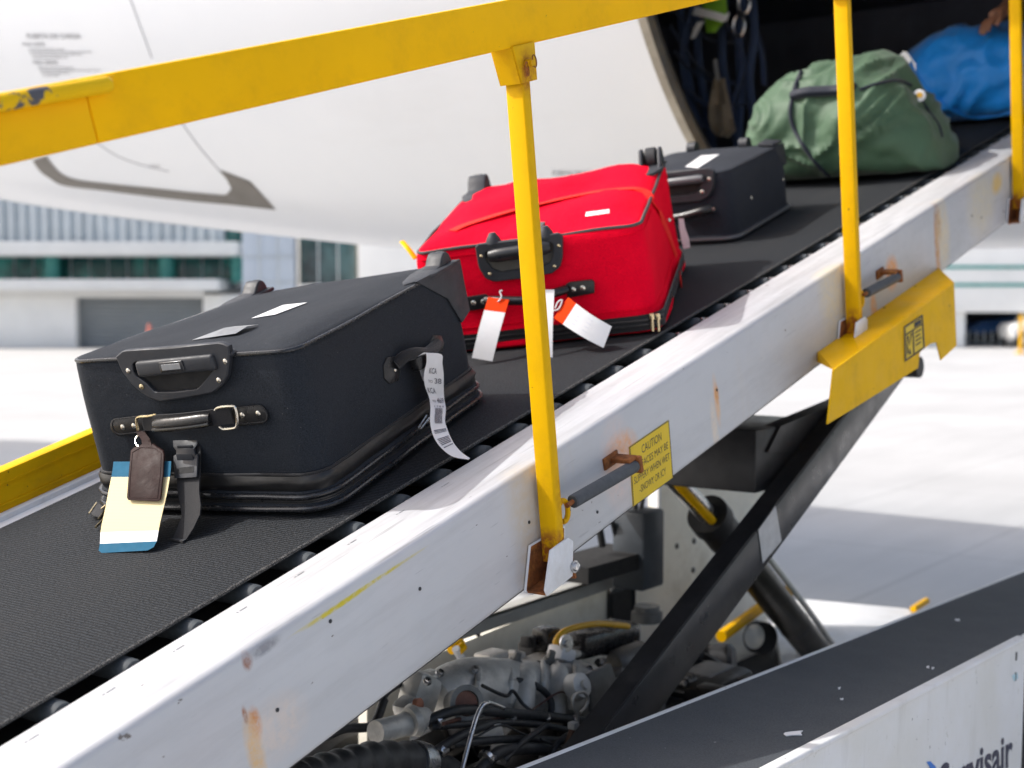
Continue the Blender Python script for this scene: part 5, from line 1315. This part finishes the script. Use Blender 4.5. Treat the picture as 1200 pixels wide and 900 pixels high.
mb = MB(); mb.tube(spline(P, 6), .015, 12); hd = mb.build('carry_handle', m_leather, s3, c3.M)
rivet(hd, c3.F(835, 245.5, -.004), (0, -1, 0), c3.M, .0075)
for x, y in ((880.5, 232), (918, 210)): rivet(s3, c3.R(x, y, w3 - .006), (1, 0, 0), c3.M, .006)
mb = decal(v3, c3.I, ((803, 196), (818, 197.5), (822, 183), (843, 181.5))); mb.build('sticker', m_paper, s3, c3.M)
mb = MB()
mb.prism([(w3 - .07, l3 - .09, .228), (w3 - .015, l3 - .09, .222), (w3 - .010, l3 - .015, .222), (w3 - .07, l3 - .015, .230)], (0, 0, .010), .004)
mb.prism([(w3 - .016, l3 - .09, .222), (w3 - .012, l3 - .012, .222), (w3 - .010, l3 - .012, .15), (w3 - .010, l3 - .04, .15)], (.006, 0, 0), .002); mb.build('corner_guard', m_plastic, s3, c3.M)
for x in (.1, w3 - .14):
    mb = MB(); mb.lathe((x, l3 - .06, .235), (1, 0, 0), [(0, .022), (.03, .022)], 18); mb.build('wheel', m_plastic, s3, c3.M)

# ---------------------------------------------------------------- soft bags
def cloth_bag(name, size, prof, mat, M, seed, amp, drawn=None, nu=110, nv=120, ex=2.8, pinch=.25):
    # size (length along x, depth along y); prof(x 0..1) -> top height; folds from ridged noise
    L, Dp = size; mb = MB(); G = []
    for i in range(nu + 1):
        f = i / nu; x = (f - .5) * L; e = max(.001, 1 - abs(2 * f - 1) ** 3.2) ** .42
        top = prof(f); row = []
        for j in range(nv):
            q = 2 * math.pi * j / nv; cy, cz = math.cos(q), math.sin(q)
            sy = abs(cy) ** (2 / ex) * (1 if cy > 0 else -1); sz = abs(cz) ** (2 / ex) * (1 if cz > 0 else -1)
            hgt = top * e ** .8; z = hgt * (.5 + .5 * sz); zz = z / max(hgt, 1e-4)
            y = Dp / 2 * e * sy * (1 - pinch * zz ** 1.6)
            p = V((x, y, z)); n = V((.4 * (2 * f - 1) ** 3, sy, sz)).normalized()
            if zz > .06:
                dgl = x * .8 + z * .9; a = noise.noise(V((x * 5 + seed, y * 3, z * 6))); b = noise.noise(V((dgl * 3.2 + a * 1.2, y * 3 + seed, (z - x * .7) * 9 + a * 1.5))); c = noise.noise(V((dgl * 8, y * 9, (z - x) * 16 + seed)))
                d = amp * (1.2 * a + 1.1 * (1 - 2.4 * abs(b) ** .8) + .22 * (1 - 2 * abs(c))) * min(1, zz * 4)
                p += n * d
                p.x += .02 * noise.noise(V((seed, y * 8, z * 7)))
            p.z = max(p.z, 0)
            row.append(p)
        G.append(row)
    g = [[mb.bm.verts.new(p) for p in r] for r in G]
    for A, B in zip(g, g[1:]):
        for j in range(nv): mb._f([A[j], A[(j + 1) % nv], B[(j + 1) % nv], B[j]])
    mb._f(g[0][::-1]); mb._f(g[-1])
    return mb, G
def bag_cloth(name, col, rough=.5):
    b = NB(name)
    c = b.mix(b.ramp(b.noise(8, 5, .6), .35, .7), tuple(x * .85 for x in col), tuple(x * 1.08 for x in col))
    nz = b.noise(3.6, 2, .5, (1, 1, 1.3)); rg = b.math('ABSOLUTE', b.math('SUBTRACT', nz, .5)); rg = b.ramp(rg, 0, .10)
    nz2 = b.noise(13, 2, .5, (1.2, 1, .8), (4, 4, 4)); rg2 = b.ramp(b.math('ABSOLUTE', b.math('SUBTRACT', nz2, .5)), 0, .05)
    nb = b.bump(rg, .30, .014); nb = b.bump(rg2, .08, .005, nb); nb = b.bump(b.noise(9, 3, .5, (.6, 1, 1.4)), .3, .012, nb); nb = b.bump(b.noise(500, 2), .2, .0005, nb)
    return b.out(c, rough, 0, nb, **{'Sheen Weight': .15})
m_greenbag = bag_cloth('green_nylon', (.046, .104, .052), .62)
m_bluebag = bag_cloth('blue_nylon', (.005, .27, .80), .5)
m_navystrap = fabric('navy_cord', (.014, .018, .030), 600, .3, .6, 0)
# bag frames: x runs to the near side (right in view), y up the belt
def bagM(s, t, yw):
    e1, e2 = V((math.sin(yw), -math.cos(yw), 0)), V((math.cos(yw), math.sin(yw), 0))
    return BOOM @ Matrix.Translation((s, t, .002)) @ Matrix((e1, e2, V((0, 0, 1)))).transposed().to_4x4()
GM = bagM(4.80, .372, .06)
gp = [(0, .16), (.05, .25), (.15, .36), (.28, .385), (.42, .385), (.55, .39), (.66, .405), (.76, .38), (.86, .325), (.94, .26), (1, .16)]
gb = empty('duffel_bag', 'bulky green nylon duffel bag with black cord and round badge on the belt', 'bag', GM)
mb, GG = cloth_bag('body', (.76, .60), lambda f: interp(gp, f), m_greenbag, GM, 2.3, .019)
mb.build('body', m_greenbag, gb, GM, 70)
GI = GM.inverted()
gbv = bvh(gb.children[0])
def cord(tree, pts, r, name, mat, par, M, flat=1.0, off=.004):
    P = []
    q = spline([V((a, b, 0)) for a, b in pts], 7)
    for v in q:
        h = onbag(tree, v.x, v.y, off)
        if h: P.append(M.inverted() @ h)
    if len(P) > 2:
        for _ in range(2): P = [P[0]] + [(P[k - 1] + 2 * P[k] + P[k + 1]) / 4 for k in range(1, len(P) - 1)] + [P[-1]]
        mb = MB(); mb.tube(P, r, 10, flat=flat); return mb.build(name, mat, par, M)
cord(gbv, [(937, 92), (930, 110), (926, 130), (930, 150), (944, 175), (962, 198), (982, 214)], .0075, 'cord', m_navystrap, gb, GM)
cord(gbv, [(940, 82), (934, 96), (930, 108)], .009, 'cord', m_navystrap, gb, GM)
cord(gbv, [(1081, 118), (1090, 132), (1100, 146), (1104, 160)], .005, 'cord', m_navystrap, gb, GM)
cord(gbv, [(1008, 105), (1028, 98), (1052, 94), (1068, 100)], .006, 'seam_cord', m_navystrap, gb, GM)
# padded carry handle
P = []
for x, y in ((930, 112), (945, 108), (962, 107), (980, 106), (1000, 103)):
    h = onbag(gbv, x, y, .014)
    if h: P.append(GI @ h)
mb = MB(); mb.tube(spline(P, 5), .024, 12, flat=.8); mb.build('carry_handle', m_navystrap, gb, GM)
h = onbag(gbv, 1077.5, 112, .012)
if h:
    p = GI @ h; ax = (GI.to_3x3() @ (-ray(1077, 112))).normalized(); ax = (ax + V((.4, -.3, .5))).normalized()
    mb = MB(); mb.lathe(p, ax, [(0, .022), (.003, .022), (.005, .018), (.006, .003)], 20); bd = mb.build('round_badge', m_paper, gb, GM)
    mb = MB(); mb.lathe(p + ax * .0055, ax, [(0, .012), (.0012, .011)], 6); mb.build('badge_star', plain('badge_gold', (.75, .42, .04), .45), bd, GM)
BM = bagM(5.95, .20, .05)
bpf = [(0, .12), (.06, .26), (.15, .36), (.26, .415), (.36, .455), (.48, .455), (.62, .43), (.75, .40), (.88, .33), (.95, .25), (1, .12)]
bb = empty('duffel_bag', 'bright blue nylon bag being handled at the top of the belt', 'bag', BM)
mb, _ = cloth_bag('body', (.98, .56), lambda f: .86 * interp(bpf, f), m_bluebag, BM, 7.1, .016)
mb.build('body', m_bluebag, bb, BM, 70)
bbv = bvh(bb.children[0])
cord(bbv, [(1068, 78), (1082, 100), (1105, 122), (1140, 138), (1185, 132)], .008, 'seam_cord', m_bluebag, bb, BM)
mb = MB(); R = []
for r in (((1048, 78), (1057, 84)), ((1052, 69), (1064, 78)), ((1058, 60), (1068, 70)), ((1063, 61), (1073, 75)), ((1069, 72), (1073, 84))):
    R.append([BI @ hit(x, y, bp(5.02, 0, 0), U) for x, y in r])
mb.sheet([R[0], R[1], R[2]], .0008); mb.sheet([R[2], R[3], R[4]], .0008)
tag(mb.build('paper_tag', m_paper, None, BOOM), 'folded white paper tag between the green duffel and the blue bag', 'luggage tag')

# scraps lying on the fender
scr = [((917, 859), (941, 857), (940, 862), (919, 864)), ((981, 806), (986, 805), (986, 808), (982, 809)), ((983, 819), (990, 818), (989, 821), (984, 821)), ((1084, 781), (1090, 780), (1090, 784), (1085, 784)), ((1091, 782), (1096, 782), (1095, 785), (1091, 785)), ((1117, 725), (1127, 725), (1126, 729), (1118, 728))]
labs = ['largest white paint flake, lying low on the grey fender top', 'upper of two tiny paint chips at the middle of the grey fender top', 'lower of two tiny paint chips at the middle of the grey fender top',
        'left of two tiny paint chips close to the white edge of the fender', 'right of two tiny paint chips close to the white edge of the fender', 'thin paint chip highest up on the grey fender top, far from the white edge']
for i, q in enumerate(scr):
    mb = MB(); c = sum((Fz(x, y, .004) for x, y in q), V((0, 0, 0))) / 4
    P = []
    for k in range(4):
        g_ = .0 if i == 0 else .35; a, b = Fz(*q[k], .004), Fz(*q[(k + 1) % 4], .004); a, b = a.lerp(c, g_), b.lerp(c, g_); P += [a.lerp(c, .25 * ((k + i) % 3 == 0)), a.lerp(b, .4 + .08 * k).lerp(c, .05 + .16 * ((k * 7 + i) % 3))]
    mb.prism(P, (0, 0, .002)); o = mb.build('paint_flake', m_paper, None, FD); tag(o, labs[i], 'paint flake', 'paint flakes on the fender')

# ================================================================ HOLD CONTENTS AND LOADER
m_navycl = fabric('navy_work_clothes', (.006, .009, .018), 500, .3, .8, 0, .1)
m_skin = plain('brown_skin', (.30, .135, .075), .5, 0, .12, 30, .05, 200, **{'Subsurface Weight': .0})
m_netstrap = fabric('navy_net_webbing', (.055, .085, .17), 600, .3, .6, 0)
def strap(pts, r, flat=.25):
    mb = MB(); mb.tube(spline(pts, 6), r, 8, flat=flat); return mb
cn = empty('cargo_net', 'dark navy webbing net hanging inside the cargo door at left', 'net', Matrix.Translation(Xp(825, 150, 5.95)))
def nx_(x, y, X): return Xp(x, y, X)
for pts in ([(795, -20), (800, 40), (806, 90), (818, 150), (830, 175)], [(815, -20), (818, 60), (826, 120), (836, 175)], [(850, -20), (846, 60), (852, 110), (866, 175)], [(872, -20), (866, 50), (868, 110), (864, 180)], [(790, 60), (812, 84), (838, 96), (870, 98)], [(800, 100), (822, 120), (845, 128), (875, 120)], [(786, 30), (806, 62), (826, 84), (846, 92)], [(800, 140), (830, 150), (862, 158)], [(780, 10), (800, 22), (830, 46), (868, 50)], [(880, -20), (884, 40), (878, 90), (884, 140)], [(822, -20), (800, 70), (822, 150)], [(846, 20), (872, 70), (852, 140)], [(862, -20), (880, 20), (893, 60), (896, 100)]):
    mb = strap([nx_(x, y, 6.05 + .03 * math.sin(x)) for x, y in pts], .022); mb.build('net_strap', m_netstrap, cn)
for x, y in ((872, 4), (866, 30)):
    mb = MB(); p = nx_(x, y, 5.9); mb.tube([p + V((0, .03 * math.cos(q), .05 * math.sin(q))) for q in [math.radians(24 * i) for i in range(15)]], .008, 6, True); mb.build('net_hook', m_steel, cn)
mb = MB(); rows = []
for i, (xa, xb, y) in enumerate(((836, 848, 92), (834, 852, 105), (832, 856, 122), (831, 859, 138), (833, 860, 152), (840, 851, 160))):
    rows.append([nx_(lerp(xa, xb, j / 5), y, 5.86 - .02 * math.sin(j * 1.7 + i)) for j in range(6)])
mb.sheet(rows, .012); cp = mb.build('cloth_pouch', plain('tan_canvas', (.30, .245, .18), .8, 0, .15, 20, .3, 60), None, I4, 60); tag(cp, 'tan cloth pouch hanging from the dark net inside the cargo door', 'pouch')
mb = MB(); mb.tube([nx_(838, 70, 5.88), nx_(841, 95, 5.87)], .012, 8); mb.build('hanger', plain('grey_plate', (.3, .3, .3), .5), cp)
mb = MB(); mb.sheet([[nx_(lerp(a, b, j / 3), y, 5.80 - .012 * math.sin(j)) for j in range(4)] for a, b, y in ((823, 850, -6), (824, 852, 10), (826, 850, 24), (828, 838, 38))], .008)
tag(mb.build('green_flag', plain('lime_green', (.22, .48, .03), .6, 0, .1, 20), None, I4, 60), 'lime green cloth strip hanging at the top left of the cargo door', 'cloth')
mb = MB(); mb.sheet([[nx_(x, y, X) for x, y in r] for r, X in ((((815, 8), (811, 17)), 5.72), (((832, 12), (829, 21)), 5.70), (((850, 17), (847, 26)), 5.71), (((855, 14), (852, 24)), 5.72))], .001)
mb.sheet([[nx_(x, y, 5.74) for x, y in r] for r in (((817, 26), (826, 24)), ((812, 36), (820, 34)), ((809, 46), (815, 44)))], .001)
tag(mb.build('paper_tag', m_paper, None, I4), 'white paper tag clipped on the lime green strip in the cargo door', 'luggage tag')

# baggage handler kneeling in the hold; only the forearm and hand reach into the frame
hp = S(1158, 27, 5.74)
HP = BOOM @ hp
pb0 = V((6.75, 1.28, 2.16))
per = empty('person', 'baggage handler in dark clothes inside the hold, hand resting on blue bag', 'person', Matrix.Translation(pb0))
def skin_body(name, joints, edges, mat, parent, sub=2):
    me = bpy.data.meshes.new(name); me.from_pydata([j[0] for j in joints], edges, [])
    o = bpy.data.objects.new(name, me); COL.objects.link(o)
    o.modifiers.new('skin', 'SKIN'); sk = me.skin_vertices[0].data if me.skin_vertices else None
    if sk is None:
        bm = bmesh.new(); bm.from_mesh(me); bm.verts.layers.skin.verify(); bm.to_mesh(me); bm.free(); sk = me.skin_vertices[0].data
    for v, (p, r) in zip(sk, joints): v.radius = (r, r) if not isinstance(r, tuple) else r
    sk[0].use_root = True
    o.modifiers.new('sub', 'SUBSURF').levels = sub
    dg = bpy.context.evaluated_depsgraph_get(); dg.update()
    m2 = bpy.data.meshes.new_from_object(o.evaluated_get(dg)); bpy.data.objects.remove(o)
    m2.materials.clear(); m2.materials.append(mat); m2.polygons.foreach_set('use_smooth', [True] * len(m2.polygons))
    r = bpy.data.objects.new(name, m2); COL.objects.link(r); place(r, parent, I4); return r
elb = Xp(1206, -18, 6.12); wr = HP + V((.085, -.06, .085)) 
wr = BOOM @ S(1176, 13, 5.80)
sh_ = pb0 + V((-.25, .22, 1.02)); sh2 = pb0 + V((-.22, -.20, 1.04))
body = [(pb0 + V((0, 0, .42)), .15), (pb0 + V((-.06, 0, .62)), .14), (pb0 + V((-.16, .01, .86)), .16), (pb0 + V((-.24, .01, 1.02)), .10), (pb0 + V((-.29, .01, 1.10)), .058), (pb0 + V((-.33, .01, 1.22)), (.085, .10)), (pb0 + V((-.35, .01, 1.31)), .07),
        (sh_, .075), (sh_.lerp(elb, .5), .056), (elb, .048), (elb.lerp(wr, .35), .046), (sh2, .075), (pb0 + V((-.36, -.30, .80)), .055), (pb0 + V((-.50, -.22, .62)), .045), (pb0 + V((-.62, -.12, .58)), .035),
        (pb0 + V((-.04, .13, .38)), .11), (pb0 + V((-.42, .17, .26)), .085), (pb0 + V((-.06, .18, .07)), .06), (pb0 + V((.14, .18, .06)), .045),
        (pb0 + V((-.04, -.13, .38)), .11), (pb0 + V((-.42, -.17, .26)), .085), (pb0 + V((-.06, -.18, .07)), .06), (pb0 + V((.14, -.18, .06)), .045)]
bd = skin_body('body', body, [(0, 1), (1, 2), (2, 3), (3, 4), (4, 5), (5, 6), (3, 7), (7, 8), (8, 9), (9, 10), (3, 11), (11, 12), (12, 13), (13, 14), (0, 15), (15, 16), (16, 17), (17, 18), (0, 19), (19, 20), (20, 21), (21, 22)], m_navycl, per)
hc = pb0 + V((-.34, .01, 1.25)); mb = MB(); mb.ball(hc, (.098, .078, .118), 20, 14); mb.ball(hc + V((-.100, 0, -.01)), (.018, .012, .02), 8, 6); mb.ball(hc + V((0, .078, 0)), (.018, .01, .03), 8, 6); mb.ball(hc + V((0, -.078, 0)), (.018, .01, .03), 8, 6)
hdo = mb.build('head', m_skin, per)
mb = MB(); mb.ball(hc + V((.018, 0, .028)), (.098, .084, .108), 18, 12); mb.build('hair', plain('black_hair', (.01, .009, .008), .6), per)
# forearm and hand: palm with five bent fingers closing on the top of the bag
kn = HP + V((.015, 0, .012)); dirf = (HP - wr).normalized(); sid = dirf.cross(V((0, 0, 1))).normalized()
J = [(wr.lerp(elb, .75), .040), (wr.lerp(elb, .35), .036), (wr, .027), (wr.lerp(kn, .5), (.018, .036)), (kn, (.014, .038))]
Eg = [(0, 1), (1, 2), (2, 3), (3, 4)]
def finger(base, d1, L, r0):
    k = len(J); a = base; dn = V((0, 0, -1)); pts = [a]
    for f, q in ((.42, .25), (.33, .75), (.25, 1.2)):
        a = a + (d1 * math.cos(q) + dn * math.sin(q)).normalized() * L * f; pts.append(a)
    return pts
hand = skin_body('hand', J, Eg, m_skin, per)
for k, (o_, L) in enumerate(((-.030, .068), (-.010, .078), (.010, .074), (.029, .060))):
    P = finger(kn - dirf * .012 + sid * o_, (dirf + sid * o_ * 4).normalized(), L, .009)
    mb = MB(); mb.tube(spline(P, 4), [.0098] * 5 + [.0092] * 4 + [.0082] * 3 + [.006], 10); f_ = mb.build('finger', m_skin, hand, I4, 60)
P = [wr.lerp(kn, .3) + sid * -.022, wr.lerp(kn, .7) + sid * -.050 + V((0, 0, -.012)), kn + sid * -.056 + V((0, 0, -.03))]
mb = MB(); mb.tube(spline(P, 5), [.0135, .0135, .013, .012, .0115, .011, .0105, .010, .009, .009, .006], 10); mb.build('thumb', m_skin, hand, I4, 60)
